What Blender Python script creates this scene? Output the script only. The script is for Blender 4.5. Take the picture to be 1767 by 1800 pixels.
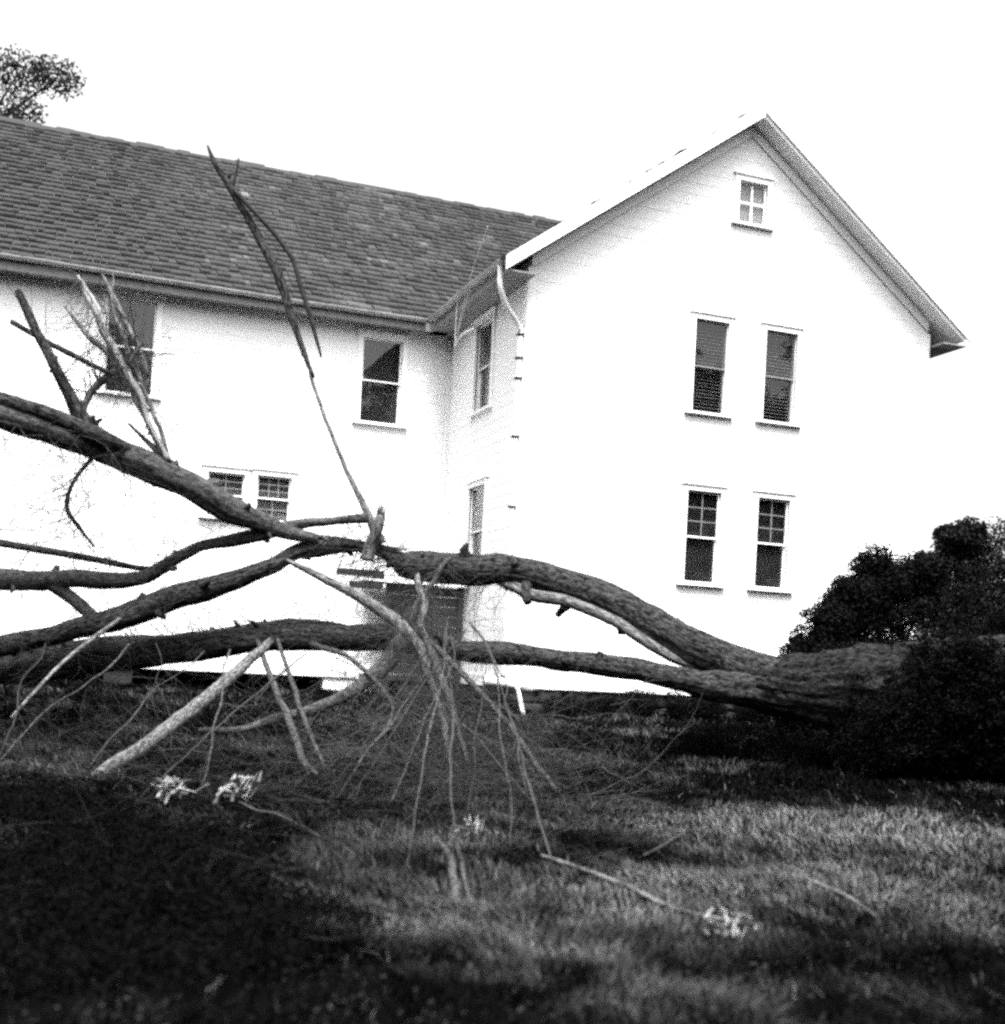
import bpy, bmesh, math, random
import numpy as np
from mathutils import Matrix, Vector

for o in list(bpy.data.objects):
    bpy.data.objects.remove(o, do_unlink=True)
sc = bpy.context.scene
C = sc.collection
RNG = np.random.default_rng(7)
random.seed(7)

# ------------------------------------------------------------------ camera
YAW, ROLL, CAM_H = 0.3572, 0.0489, 1.25
cd = bpy.data.cameras.new('camera')
cam = bpy.data.objects.new('camera', cd)
C.objects.link(cam)
cam.matrix_world = (Matrix.Translation((0, 0, CAM_H)) @ Matrix.Rotation(-YAW, 4, 'Z')
                    @ Matrix.Rotation(math.pi / 2, 4, 'X') @ Matrix.Rotation(ROLL, 4, 'Z'))
cd.sensor_width = 36
cd.lens = 44.02
cd.shift_y = 274.09 / 1800
cd.clip_start = 0.05
cd.clip_end = 2000
cd.dof.use_dof = True
cd.dof.focus_distance = 19.0
cd.dof.aperture_fstop = 1.6
sc.camera = cam

# ------------------------------------------------------------------ sky, sun, exposure
SUN = Vector((-0.10, -0.38, 0.88)).normalized()
w = bpy.data.worlds.new('World')
sc.world = w
w.use_nodes = True
nt = w.node_tree
nt.nodes.clear()
sky = nt.nodes.new('ShaderNodeTexSky')
sky.sky_type = 'NISHITA'
sky.sun_disc = False
sky.sun_elevation = math.asin(SUN.z)
sky.sun_rotation = math.atan2(SUN.x, SUN.y)
sky.dust_density = 6.0
sky.air_density = 1.0
bw = nt.nodes.new('ShaderNodeRGBToBW')
bg = nt.nodes.new('ShaderNodeBackground')
bg.inputs['Strength'].default_value = 0.15
wo = nt.nodes.new('ShaderNodeOutputWorld')
nt.links.new(sky.outputs[0], bw.inputs[0])
nt.links.new(bw.outputs[0], bg.inputs['Color'])
nt.links.new(bg.outputs[0], wo.inputs[0])
sd = bpy.data.lights.new('sun', 'SUN')
sd.energy = 1.5
sd.angle = math.radians(22)
so = bpy.data.objects.new('sun', sd)
C.objects.link(so)
so.rotation_euler = SUN.to_track_quat('Z', 'Y').to_euler()
so.location = (0, -10, 40)
vs = sc.view_settings
vs.view_transform = 'Standard'
vs.look = 'None'
vs.gamma = 1
vs.exposure = 2.1
vs.use_curve_mapping = False
sc.cycles.use_denoising = False
sc.cycles.pixel_filter_type = 'BLACKMAN_HARRIS'
sc.cycles.filter_width = 2.7
sc.cycles.max_bounces = 6
sc.cycles.transparent_max_bounces = 12


# ------------------------------------------------------------------ materials (all neutral: the photograph is black and white)
MATS = {}


def mat(name, lo, hi, scale=4.0, rough=0.8, bump=0.0, bscale=30.0, stretch=(1, 1, 1), attr=None, detail=5.0, spec=0.3, coord='Object'):
    m = bpy.data.materials.new(name)
    m.use_nodes = True
    n = m.node_tree.nodes
    l = m.node_tree.links
    p = n['Principled BSDF']
    p.inputs['Roughness'].default_value = rough
    p.inputs['Specular IOR Level'].default_value = spec
    if attr:
        src = n.new('ShaderNodeAttribute')
        src.attribute_name = attr
        vec = src.outputs['Vector']
    else:
        src = n.new('ShaderNodeTexCoord')
        vec = src.outputs[coord]
    mp = n.new('ShaderNodeMapping')
    mp.inputs['Scale'].default_value = stretch
    l.new(vec, mp.inputs[0])
    t = n.new('ShaderNodeTexNoise')
    t.inputs['Scale'].default_value = scale
    t.inputs['Detail'].default_value = detail
    t.inputs['Roughness'].default_value = 0.65
    l.new(mp.outputs[0], t.inputs['Vector'])
    r = n.new('ShaderNodeValToRGB')
    r.color_ramp.elements[0].position = 0.4 if attr else 0.3
    r.color_ramp.elements[1].position = 0.66 if attr else 0.72
    r.color_ramp.elements[0].color = (lo, lo, lo, 1)
    r.color_ramp.elements[1].color = (hi, hi, hi, 1)
    l.new(t.outputs['Fac'], r.inputs[0])
    l.new(r.outputs[0], p.inputs['Base Color'])
    if bump:
        t2 = n.new('ShaderNodeTexNoise')
        t2.inputs['Scale'].default_value = bscale
        t2.inputs['Detail'].default_value = 4
        l.new(mp.outputs[0], t2.inputs['Vector'])
        b = n.new('ShaderNodeBump')
        b.inputs['Strength'].default_value = bump
        b.inputs['Distance'].default_value = 0.02
        l.new(t2.outputs['Fac'], b.inputs['Height'])
        l.new(b.outputs[0], p.inputs['Normal'])
    MATS[name] = m
    return m


def attr_mat(name, attr, rough=0.9, spec=0.0):
    """base colour taken from a per-face / per-blade float attribute"""
    m = bpy.data.materials.new(name)
    m.use_nodes = True
    n = m.node_tree.nodes
    l = m.node_tree.links
    p = n['Principled BSDF']
    p.inputs['Roughness'].default_value = rough
    p.inputs['Specular IOR Level'].default_value = spec
    a = n.new('ShaderNodeAttribute')
    a.attribute_name = attr
    l.new(a.outputs['Color'], p.inputs['Base Color'])
    MATS[name] = m
    return m


M_WALL = mat('white_clapboard_paint', 0.74, 0.82, 6, 0.6, 0.15, 40, (1, 1, 6))
M_TRIM = mat('white_trim_paint', 0.76, 0.83, 9, 0.5, 0.1, 60)
M_SHADE = mat('shade_grey_paint', 0.16, 0.26, 7, 0.7, 0.1, 40)  # greyed so soffits and fascia carry eave shade in their colour
M_SOFFIT = mat('painted_rake_soffit', 0.55, 0.68, 7, 0.7, 0.1, 40)
M_GUTTER = mat('gutter_paint', 0.20, 0.40, 5, 0.45, 0.1, 40)
M_ROOF = None
M_STONE = mat('foundation_stone', 0.006, 0.03, 5, 0.9, 0.6, 18)
M_DARKWOOD = mat('dark_weathered_wood', 0.008, 0.03, 5, 0.8, 0.4, 20, (1, 1, 8))
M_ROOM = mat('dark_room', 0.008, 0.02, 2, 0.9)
M_BLIND = mat('blind_slat_paint', 0.07, 0.11, 6, 0.5)
M_CURT = mat('pale_curtain', 0.3, 0.4, 9, 0.8, 0.3, 8, (6, 6, 1))
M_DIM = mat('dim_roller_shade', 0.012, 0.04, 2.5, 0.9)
M_SIDECURT = mat('side_grey_curtain', 0.07, 0.13, 9, 0.8, 0.3, 8, (6, 6, 1))
M_GREYCURT = mat('grey_curtain', 0.10, 0.22, 9, 0.8, 0.3, 8, (6, 6, 1))
M_BARK = mat('tree_bark', 0.004, 0.062, 6.0, 0.95, 1.0, 9, (1.0, 1.0, 0.4), attr='bk', detail=9.0, spec=0.05)
M_BARK_D = mat('black_bark', 0.002, 0.034, 6.0, 0.95, 1.0, 9, (1.0, 1.0, 0.4), attr='bk', detail=9.0, spec=0.02)  # darkest bark, for the main trunk and shrub stems
M_BARK_L = mat('young_smooth_bark', 0.009, 0.085, 6.0, 0.9, 0.8, 12, (1.0, 1.0, 0.45), attr='bk')
M_WOOD = mat('bare_split_wood', 0.16, 0.34, 9, 0.8, 0.5, 30, (1.0, 1.0, 0.12), attr='bk')
M_PALE = mat('pale_peeled_bark', 0.02, 0.19, 7, 0.8, 0.6, 16, (1.0, 1.0, 0.25), attr='bk')
M_TWIG = mat('twig_bark', 0.012, 0.04, 14, 0.9, spec=0.05)
M_TWIG_P = mat('pale_twig_bark', 0.018, 0.075, 14, 0.9, spec=0.05)
M_WIRE = mat('pale_wire', 0.45, 0.6, 10, 0.5)
M_LEAF = attr_mat('dark_shrub_leaf', 'val', 0.7, 0.03)
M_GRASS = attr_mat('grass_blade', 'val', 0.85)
M_LITTER = attr_mat('leaf_litter', 'val', 0.9)


def glass_mat():
    m = bpy.data.materials.new('window_glass')
    m.use_nodes = True
    n = m.node_tree.nodes
    l = m.node_tree.links
    n.clear()
    out = n.new('ShaderNodeOutputMaterial')
    mix = n.new('ShaderNodeMixShader')
    lw = n.new('ShaderNodeLayerWeight')
    pw = n.new('ShaderNodeMath')
    pw.operation = 'POWER'
    pw.inputs[1].default_value = 5
    l.new(lw.outputs['Facing'], pw.inputs[0])
    fr = n.new('ShaderNodeMath')
    fr.operation = 'MULTIPLY_ADD'
    fr.inputs[1].default_value = 0.93
    fr.inputs[2].default_value = 0.035
    l.new(pw.outputs[0], fr.inputs[0])
    tr = n.new('ShaderNodeBsdfTransparent')
    tr.inputs[0].default_value = (0.85, 0.85, 0.85, 1)
    gl = n.new('ShaderNodeBsdfGlossy')
    gl.inputs['Roughness'].default_value = 0.03
    gl.inputs[0].default_value = (0.8, 0.8, 0.8, 1)
    l.new(fr.outputs[0], mix.inputs[0])
    l.new(tr.outputs[0], mix.inputs[1])
    l.new(gl.outputs[0], mix.inputs[2])
    l.new(mix.outputs[0], out.inputs[0])
    return m


M_GLASS = glass_mat()


def roof_mat():
    m = bpy.data.materials.new('weathered_roof_shingle')
    m.use_nodes = True
    n = m.node_tree.nodes
    l = m.node_tree.links
    p = n['Principled BSDF']
    p.inputs['Roughness'].default_value = 0.7
    p.inputs['Specular IOR Level'].default_value = 0.35
    a = n.new('ShaderNodeAttribute')
    a.attribute_name = 'val'
    tc = n.new('ShaderNodeTexCoord')
    t = n.new('ShaderNodeTexNoise')
    t.inputs['Scale'].default_value = 9
    t.inputs['Detail'].default_value = 6
    t.inputs['Roughness'].default_value = 0.75
    l.new(tc.outputs['Object'], t.inputs['Vector'])
    mr = n.new('ShaderNodeMapRange')
    mr.inputs['From Min'].default_value = 0.3
    mr.inputs['From Max'].default_value = 0.7
    mr.inputs['To Min'].default_value = 0.5
    mr.inputs['To Max'].default_value = 1.5
    l.new(t.outputs['Fac'], mr.inputs['Value'])
    mu = n.new('ShaderNodeMix')
    mu.data_type = 'RGBA'
    mu.blend_type = 'MULTIPLY'
    mu.inputs[0].default_value = 1
    l.new(a.outputs['Color'], mu.inputs[6])
    l.new(mr.outputs[0], mu.inputs[7])
    l.new(mu.outputs[2], p.inputs['Base Color'])
    b = n.new('ShaderNodeBump')
    b.inputs['Strength'].default_value = 0.5
    b.inputs['Distance'].default_value = 0.01
    l.new(t.outputs['Fac'], b.inputs['Height'])
    l.new(b.outputs[0], p.inputs['Normal'])
    return m


M_ROOF = roof_mat()


def ground_mat():
    m = bpy.data.materials.new('rough_lawn_soil')
    m.use_nodes = True
    n = m.node_tree.nodes
    l = m.node_tree.links
    p = n['Principled BSDF']
    p.inputs['Roughness'].default_value = 1.0
    p.inputs['Specular IOR Level'].default_value = 0.0
    tc = n.new('ShaderNodeTexCoord')
    t = n.new('ShaderNodeTexNoise')
    t.inputs['Scale'].default_value = 2.2
    t.inputs['Detail'].default_value = 8
    t.inputs['Roughness'].default_value = 0.7
    l.new(tc.outputs['Object'], t.inputs['Vector'])
    r = n.new('ShaderNodeValToRGB')
    r.color_ramp.elements[0].position = 0.35
    r.color_ramp.elements[1].position = 0.75
    r.color_ramp.elements[0].color = (0.002, 0.002, 0.002, 1)
    r.color_ramp.elements[1].color = (0.012, 0.012, 0.012, 1)
    l.new(t.outputs['Fac'], r.inputs[0])
    l.new(r.outputs[0], p.inputs['Base Color'])
    b = n.new('ShaderNodeBump')
    b.inputs['Strength'].default_value = 0.8
    b.inputs['Distance'].default_value = 0.05
    l.new(t.outputs['Fac'], b.inputs['Height'])
    l.new(b.outputs[0], p.inputs['Normal'])
    return m


M_GROUND = ground_mat()


# ------------------------------------------------------------------ helpers
def link(name, me, m, parent=None, label=None, cat=None, group=None, kind=None):
    o = bpy.data.objects.new(name, me)
    C.objects.link(o)
    if m is not None and not me.materials:
        me.materials.append(m)
    if parent is not None:
        o.parent = parent
    for k, v in (('label', label), ('category', cat), ('group', group), ('kind', kind)):
        if v:
            o[k] = v
    return o


def empty(name, loc, label, cat, group=None):
    o = bpy.data.objects.new(name, None)
    C.objects.link(o)
    o.location = loc
    o['label'] = label
    o['category'] = cat
    if group:
        o['group'] = group
    return o


class MB:
    """collects simple shapes into one mesh"""

    def __init__(s):
        s.v = []
        s.f = []

    def hexa(s, p):
        b = len(s.v)
        s.v += [tuple(q) for q in p]
        s.f += [(b, b + 3, b + 2, b + 1), (b + 4, b + 5, b + 6, b + 7), (b, b + 1, b + 5, b + 4),
                (b + 1, b + 2, b + 6, b + 5), (b + 2, b + 3, b + 7, b + 6), (b + 3, b, b + 4, b + 7)]
        return s

    def box(s, x0, x1, y0, y1, z0, z1):
        return s.hexa([(x0, y0, z0), (x1, y0, z0), (x1, y1, z0), (x0, y1, z0),
                       (x0, y0, z1), (x1, y0, z1), (x1, y1, z1), (x0, y1, z1)])

    def mesh(s, name='m'):
        me = bpy.data.meshes.new(name)
        me.from_pydata(s.v, [], s.f)
        me.update()
        return me

    def build(s, name, m, parent=None, off=None, **k):
        if off is not None:
            s.v = [(a - off[0], b - off[1], c - off[2]) for a, b, c in s.v]
        return link(name, s.mesh(name), m, parent, **k)


def fast_mesh(name, V, F, smooth=False, attrs=None):
    """V (n,3), F (m,k) numpy -> mesh"""
    me = bpy.data.meshes.new(name)
    V = np.asarray(V, np.float32)
    F = np.asarray(F, np.int32)
    k = F.shape[1]
    me.vertices.add(len(V))
    me.vertices.foreach_set('co', V.ravel())
    me.loops.add(F.size)
    me.loops.foreach_set('vertex_index', F.ravel())
    me.polygons.add(len(F))
    me.polygons.foreach_set('loop_start', np.arange(0, F.size, k, dtype=np.int32))
    me.polygons.foreach_set('loop_total', np.full(len(F), k, np.int32))
    if smooth:
        me.polygons.foreach_set('use_smooth', np.ones(len(F), bool))
    me.update(calc_edges=True)
    for an, (typ, dom, data) in (attrs or {}).items():
        a = me.attributes.new(an, typ, dom)
        a.data.foreach_set('vector' if typ == 'FLOAT_VECTOR' else 'value', np.asarray(data, np.float32).ravel())
    return me


def vnoise(x, y, seed=0):
    """smooth 2-D value noise, vectorised"""
    x = np.asarray(x, float)
    y = np.asarray(y, float)
    xi = np.floor(x).astype(np.int64)
    yi = np.floor(y).astype(np.int64)
    fx = x - xi
    fy = y - yi
    fx = fx * fx * (3 - 2 * fx)
    fy = fy * fy * (3 - 2 * fy)

    def h(a, b):
        n = (a * 374761393 + b * 668265263 + seed * 974711) & 0x7fffffff
        n = ((n ^ (n >> 13)) * 1274126177) & 0x7fffffff
        return ((n ^ (n >> 16)) & 0xffff) / 65535.0
    return ((h(xi, yi) * (1 - fx) + h(xi + 1, yi) * fx) * (1 - fy)
            + (h(xi, yi + 1) * (1 - fx) + h(xi + 1, yi + 1) * fx) * fy)


def fbm(x, y, seed=0, oct=4):
    s = 0
    a = 0.5
    for i in range(oct):
        s = s + a * vnoise(x * 2 ** i, y * 2 ** i, seed + i)
        a /= 2
    return s


def ground_z(x, y):
    x = np.asarray(x, float)
    y = np.asarray(y, float)
    yy = np.clip(y, -12, 23)
    near = np.clip(1 - np.abs(y - 10) / 40, 0, 1)
    return 0.025 * yy + near * 0.13 * (fbm(x * 0.55, y * 0.55, 3, 3) - 0.44) + near * 0.03 * (vnoise(x * 3.1, y * 3.1, 9) - 0.5)


def catmull(pts, step):
    """resample waypoint list (x,y,z,r) to an evenly stepped smooth curve"""
    P = np.array(pts, float)
    P = np.vstack([2 * P[0] - P[1], P, 2 * P[-1] - P[-2]])
    out = []
    for i in range(1, len(P) - 2):
        p0, p1, p2, p3 = P[i - 1], P[i], P[i + 1], P[i + 2]
        n = max(2, int(np.linalg.norm(p2[:3] - p1[:3]) / step))
        t = np.linspace(0, 1, n, endpoint=False)[:, None]
        out.append(0.5 * (2 * p1 + (p2 - p0) * t + (2 * p0 - 5 * p1 + 4 * p2 - p3) * t ** 2 + (3 * p1 - p0 - 3 * p2 + p3) * t ** 3))
    out.append(P[-2][None])
    Q = np.vstack(out)
    Q[:, 3] = np.maximum(Q[:, 3], 0.002)
    return Q


def frames(Q):
    T = np.gradient(Q[:, :3], axis=0)
    T /= np.linalg.norm(T, axis=1)[:, None] + 1e-9
    up = np.array([0, 0, 1.0])
    if abs(T[0] @ up) > 0.9:
        up = np.array([1.0, 0, 0])
    N = np.empty_like(T)
    n = up - T[0] * (T[0] @ up)
    N[0] = n / np.linalg.norm(n)
    for i in range(1, len(T)):
        n = N[i - 1] - T[i] * (N[i - 1] @ T[i])
        N[i] = n / (np.linalg.norm(n) + 1e-9)
    return T, N, np.cross(T, N)


def tube_arrays(Q, sides, seed=0, rough=0.06, wob=0.0, furrow=0.0):
    if wob:
        k = np.arange(len(Q))
        Q = Q.copy()
        L = np.concatenate([[0], np.cumsum(np.linalg.norm(np.diff(Q[:, :3], axis=0), axis=1))])
        for ax in range(3):
            Q[:, ax] += wob * (fbm(L * 2.2, L * 0 + ax * 7.7, seed + ax, 3) - 0.44) * 2
    T, N, B = frames(Q)
    L = np.concatenate([[0], np.cumsum(np.linalg.norm(np.diff(Q[:, :3], axis=0), axis=1))])
    a = np.linspace(0, 2 * math.pi, sides, endpoint=False)
    ca, sa = np.cos(a), np.sin(a)
    r0 = Q[:, 3][:, None] * np.ones((1, sides))
    LL = L[:, None] * np.ones((1, sides))
    rn = 1 + rough * 2 * (fbm(LL * 3.0, 5 + 2.2 * ca[None] + 0 * LL, seed, 3) + fbm(LL * 3.0, 25 + 2.2 * sa[None] + 0 * LL, seed + 5, 3) - 0.9)
    if furrow:
        tw = LL * 0.35
        rn += furrow * (np.abs(np.sin(a[None] * 7 + tw * 2 + 3 * fbm(LL * 1.3, a[None] * 1.2 + 0 * LL, seed + 9, 3))) - 0.5)
        rn += furrow * 0.6 * (np.abs(np.sin(a[None] * 13 - tw * 3 + 4 * fbm(LL * 2.3, a[None] * 1.7 + 0 * LL, seed + 19, 2))) - 0.5)
    r = r0 * rn
    V = (Q[:, None, :3] + (N[:, None] * ca[None, :, None] + B[:, None] * sa[None, :, None]) * r[:, :, None]).reshape(-1, 3)
    bk = np.stack([ca[None] * r0 * 6 + 3, sa[None] * r0 * 6 + seed * 0.37, LL * 6], axis=-1).reshape(-1, 3)
    n = len(Q)
    i = np.arange(n - 1)[:, None] * sides
    j = np.arange(sides)[None]
    j2 = (j + 1) % sides
    F = np.stack([i + j, i + j2, i + sides + j2, i + sides + j], axis=-1).reshape(-1, 4)
    # end caps as fans of quads (degenerate-free: centre vertex, triangles doubled into quads is avoided)
    V = np.vstack([V, Q[0, :3][None], Q[-1, :3][None]])
    bk = np.vstack([bk, bk[0][None], bk[-1][None]])
    c0, c1 = len(V) - 2, len(V) - 1
    tri0 = np.stack([np.full(sides, c0), (np.arange(sides) + 1) % sides, np.arange(sides)], axis=-1)
    b = (n - 1) * sides
    tri1 = np.stack([np.full(sides, c1), b + np.arange(sides), b + (np.arange(sides) + 1) % sides], axis=-1)
    return V, F, np.vstack([tri0, tri1]), bk


def mixed_mesh(name, V, quads, tris, bk=None, smooth=True):
    me = bpy.data.meshes.new(name)
    V = np.asarray(V, np.float32)
    me.vertices.add(len(V))
    me.vertices.foreach_set('co', V.ravel())
    nl = quads.size + tris.size
    me.loops.add(nl)
    me.loops.foreach_set('vertex_index', np.concatenate([quads.ravel(), tris.ravel()]).astype(np.int32))
    nq, ntr = len(quads), len(tris)
    me.polygons.add(nq + ntr)
    ls = np.concatenate([np.arange(nq) * 4, nq * 4 + np.arange(ntr) * 3]).astype(np.int32)
    lt = np.concatenate([np.full(nq, 4), np.full(ntr, 3)]).astype(np.int32)
    me.polygons.foreach_set('loop_start', ls)
    me.polygons.foreach_set('loop_total', lt)
    if smooth:
        me.polygons.foreach_set('use_smooth', np.ones(nq + ntr, bool))
    me.update(calc_edges=True)
    if bk is not None:
        a = me.attributes.new('bk', 'FLOAT_VECTOR', 'POINT')
        a.data.foreach_set('vector', np.asarray(bk, np.float32).ravel())
    return me


class TubeSet:
    def __init__(s):
        s.V, s.F, s.T, s.B, s.n = [], [], [], [], 0

    def add(s, Q, sides=6, seed=0, **k):
        V, F, T, B = tube_arrays(Q, sides, seed, **k)
        s.V.append(V)
        s.F.append(F + s.n)
        s.T.append(T + s.n)
        s.B.append(B)
        s.n += len(V)

    def build(s, name, m, parent=None, off=(0, 0, 0), **k):
        V = np.vstack(s.V) - np.array(off)
        return link(name, mixed_mesh(name, V, np.vstack(s.F), np.vstack(s.T), np.vstack(s.B)), m, parent, **k)


# ------------------------------------------------------------------ ground
def graded(lo, hi, a, b, fine, coarse_n):
    mid = np.arange(a, b, fine)
    left = a - np.geomspace(fine, a - lo, coarse_n)[::-1]
    right = b + np.geomspace(fine, hi - b, coarse_n)
    return np.concatenate([left, mid, right])


gx = graded(-400, 400, -6, 20, 0.16, 26)
gy = graded(-400, 600, -2, 25, 0.16, 26)
GX, GY = np.meshgrid(gx, gy)
GZ = ground_z(GX, GY)
nx, ny = len(gx), len(gy)
ii = (np.arange(ny - 1)[:, None] * nx + np.arange(nx - 1)[None]).ravel()
me = fast_mesh('ground', np.stack([GX, GY, GZ], -1).reshape(-1, 3), np.stack([ii, ii + 1, ii + nx + 1, ii + nx], -1), True)
link('ground', me, M_GROUND, kind='structure')

# ------------------------------------------------------------------ the house
U0, UR, UP = 7.606, 15.93, 11.80         # wing: left wall, right wall, ridge
V1, V2 = 20.0, 24.216                     # wing gable wall, main wall
ZE, SL = 8.06, 0.7297                     # eave height, roof slope
UE, UE2 = 7.066, 16.534                   # wing eave lines
VE, VR = 23.835, 30.665                   # main eave, main ridge
ZP = ZE + SL * (UP - UE)
ZR = ZE + SL * (VR - VE)
ML, MR = -9.0, 15.2                       # main block ends
ZB = 0.95                                 # bottom of siding
house = empty('farmhouse', (10, 24, 0.55), 'white two-storey farmhouse with front gable wing and dark shingle roof', 'house')
HO = tuple(house.location)


def hpart(mb, name, m, **k):
    return mb.build(name, m, house, off=HO, **k)


# openings: (a0, a1, z0, z1) along wall
WIN_G = [(10.839, 11.529, 6.05, 7.703, 'blind'), (12.3055, 12.986, 6.05, 7.703, 'blind'),
         (10.839, 11.529, 2.965, 4.616, 'muntin'), (12.3055, 12.986, 2.965, 4.616, 'muntin'),
         (11.60, 12.19, 9.58, 10.33, 'attic')]
WIN_R = [(5.766, 6.58, 5.99, 7.64, 'plain'), (0.95, 1.83, 5.99, 7.72, 'plain'),
         (2.90, 3.60, 3.87, 4.70, 'muntinpale'), (3.83, 4.49, 3.87, 4.72, 'muntin2pale'),
         (-3.2, -2.4, 5.99, 7.64, 'plain'), (-3.2, -2.4, 3.02, 4.70, 'plain')]
# side wall: a = -v (right as seen from outside is towards -v)
WIN_S = [(-22.588, -21.675, 6.05, 7.703, 'curtain'), (-22.588, -21.675, 2.965, 4.616, 'curtain')]


def bands(a0, a1, z0, z1, left, right, wins):
    """rectangles (trapezoids) of wall left between z0 and z1 once the openings are cut"""
    zs = sorted({z0, z1} | {z for q in wins for z in q[2:4] if z0 < z < z1})
    out = []
    for za, zb in zip(zs[:-1], zs[1:]):
        zm = (za + zb) / 2
        cut = sorted((q[0], q[1]) for q in wins if q[2] < zm < q[3])
        l0, l1, r0, r1 = left(za), left(zb), right(za), right(zb)
        cur0, cur1 = l0, l1
        for c0, c1 in cut:
            out.append((za, zb, cur0, cur1, c0, c0))
            cur0 = cur1 = c1
        out.append((za, zb, cur0, cur1, r0, r1))
    return out


def wall_panel(mb, toW, z0, z1, left, right, wins, thick, extra=()):
    zz = sorted({z0, z1, *extra})
    for s0, s1 in zip(zz[:-1], zz[1:]):
        for za, zb, a, b, c, d in bands(0, 0, s0, s1, left, right, wins):
            mb.hexa([toW(a, 0, za), toW(c, 0, za), toW(c, thick, za), toW(a, thick, za),
                     toW(b, 0, zb), toW(d, 0, zb), toW(d, thick, zb), toW(b, thick, zb)])


front_w = lambda a, d, z: (a, V1 + d, z)
rec_w = lambda a, d, z: (a, V2 + d, z)
side_w = lambda a, d, z: (U0 + d, -a, z)
ROOF_T = 0.16
gl = lambda z: U0 + 0.02 if z < ZE else max(U0 + 0.02, UE + (z - ZE + ROOF_T + 0.04) / SL)
gr = lambda z: UR if z < ZE else min(UR, UE2 - (z - ZE + ROOF_T + 0.04) / SL)
zk = ZE + SL * (U0 - UE) - ROOF_T
mbw = MB()
wall_panel(mbw, front_w, ZB, ZP - ROOF_T - 0.1, gl, gr, WIN_G, 0.2, (zk, ZE))
hpart(mbw, 'gable_wall', M_WALL)
mbw = MB()
wall_panel(mbw, rec_w, ZB, ZE + 0.05, lambda z: ML, lambda z: U0 + 0.05, WIN_R, 0.2)
hpart(mbw, 'main_wall', M_WALL)
mbw = MB()
wall_panel(mbw, side_w, ZB, ZE + 0.2, lambda z: -V2 + 0.003, lambda z: -V1 - 0.205, WIN_S, 0.2)
hpart(mbw, 'side_wall', M_WALL)
mbw = MB()
mbw.box(UR, UR - 0.2, V1 + 0.205, 36, ZB, ZE + 0.2)
hpart(mbw, 'far_side_wall', M_WALL)
mbw = MB()
mbw.box(ML, MR, 36.9, 37.1, ZB, ZE)
mbw.box(ML, ML + 0.2, V2 + 0.205, 36.89, ZB, ZE)
hpart(mbw, 'rear_wall', M_WALL)
mbw = MB()
mbw.box(ML + 0.3, U0 - 0.01, V2 + 0.21, 36.5, 0.98, 1.06)
mbw.box(U0 + 0.21, UR - 0.22, V1 + 0.21, 36.5, 0.98, 1.06)
mbw.box(ML + 0.3, U0 - 0.01, V2 + 0.21, 36.5, 5.0, 5.12)
mbw.box(U0 + 0.21, UR - 0.22, V1 + 0.21, 36.5, 5.0, 5.12)
hpart(mbw, 'inner_floors', M_ROOM)
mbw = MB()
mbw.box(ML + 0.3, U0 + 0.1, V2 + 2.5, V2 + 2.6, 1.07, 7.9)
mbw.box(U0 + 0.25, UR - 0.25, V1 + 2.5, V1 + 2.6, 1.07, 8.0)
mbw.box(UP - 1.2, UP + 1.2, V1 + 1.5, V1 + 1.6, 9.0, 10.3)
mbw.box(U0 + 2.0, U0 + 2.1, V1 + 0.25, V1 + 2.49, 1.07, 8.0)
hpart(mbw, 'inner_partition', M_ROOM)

# clapboards, each one its own plank, cut round the windows
ROW = 0.2


def clapboards(toW, z0, z1, left, right, wins, key):
    z = z0
    k = 0
    while z < z1 - 0.03:
        zt = min(z + ROW + 0.012, z1)
        zm = (z + zt) / 2
        cut = sorted((q[0] - 0.10, q[1] + 0.10) for q in wins if q[2] - 0.06 < zm < q[3] + 0.06)
        segs = []
        cur = None
        for c0, c1 in cut:
            segs.append((cur, c0))
            cur = c1
        segs.append((cur, None))
        for s0, s1 in segs:
            l0 = left(z) if s0 is None else s0
            l1 = left(zt) if s0 is None else s0
            r0 = right(z) if s1 is None else s1
            r1 = right(zt) if s1 is None else s1
            if r0 - l0 < 0.03 or r1 - l1 < 0.0:
                continue
            j = random.uniform(-0.003, 0.003)
            p, q = -0.010 + j * .5, -0.004
            mb = MB()
            mb.hexa([toW(l0, p, z), toW(r0, p, z), toW(r0, -0.001, z), toW(l0, -0.001, z),
                     toW(l1, q - 0.002, zt), toW(r1, q - 0.002, zt), toW(r1, -0.001, zt), toW(l1, -0.001, zt)])
            hpart(mb, 'clapboard', M_WALL)
        z += ROW
        k += 1


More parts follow.
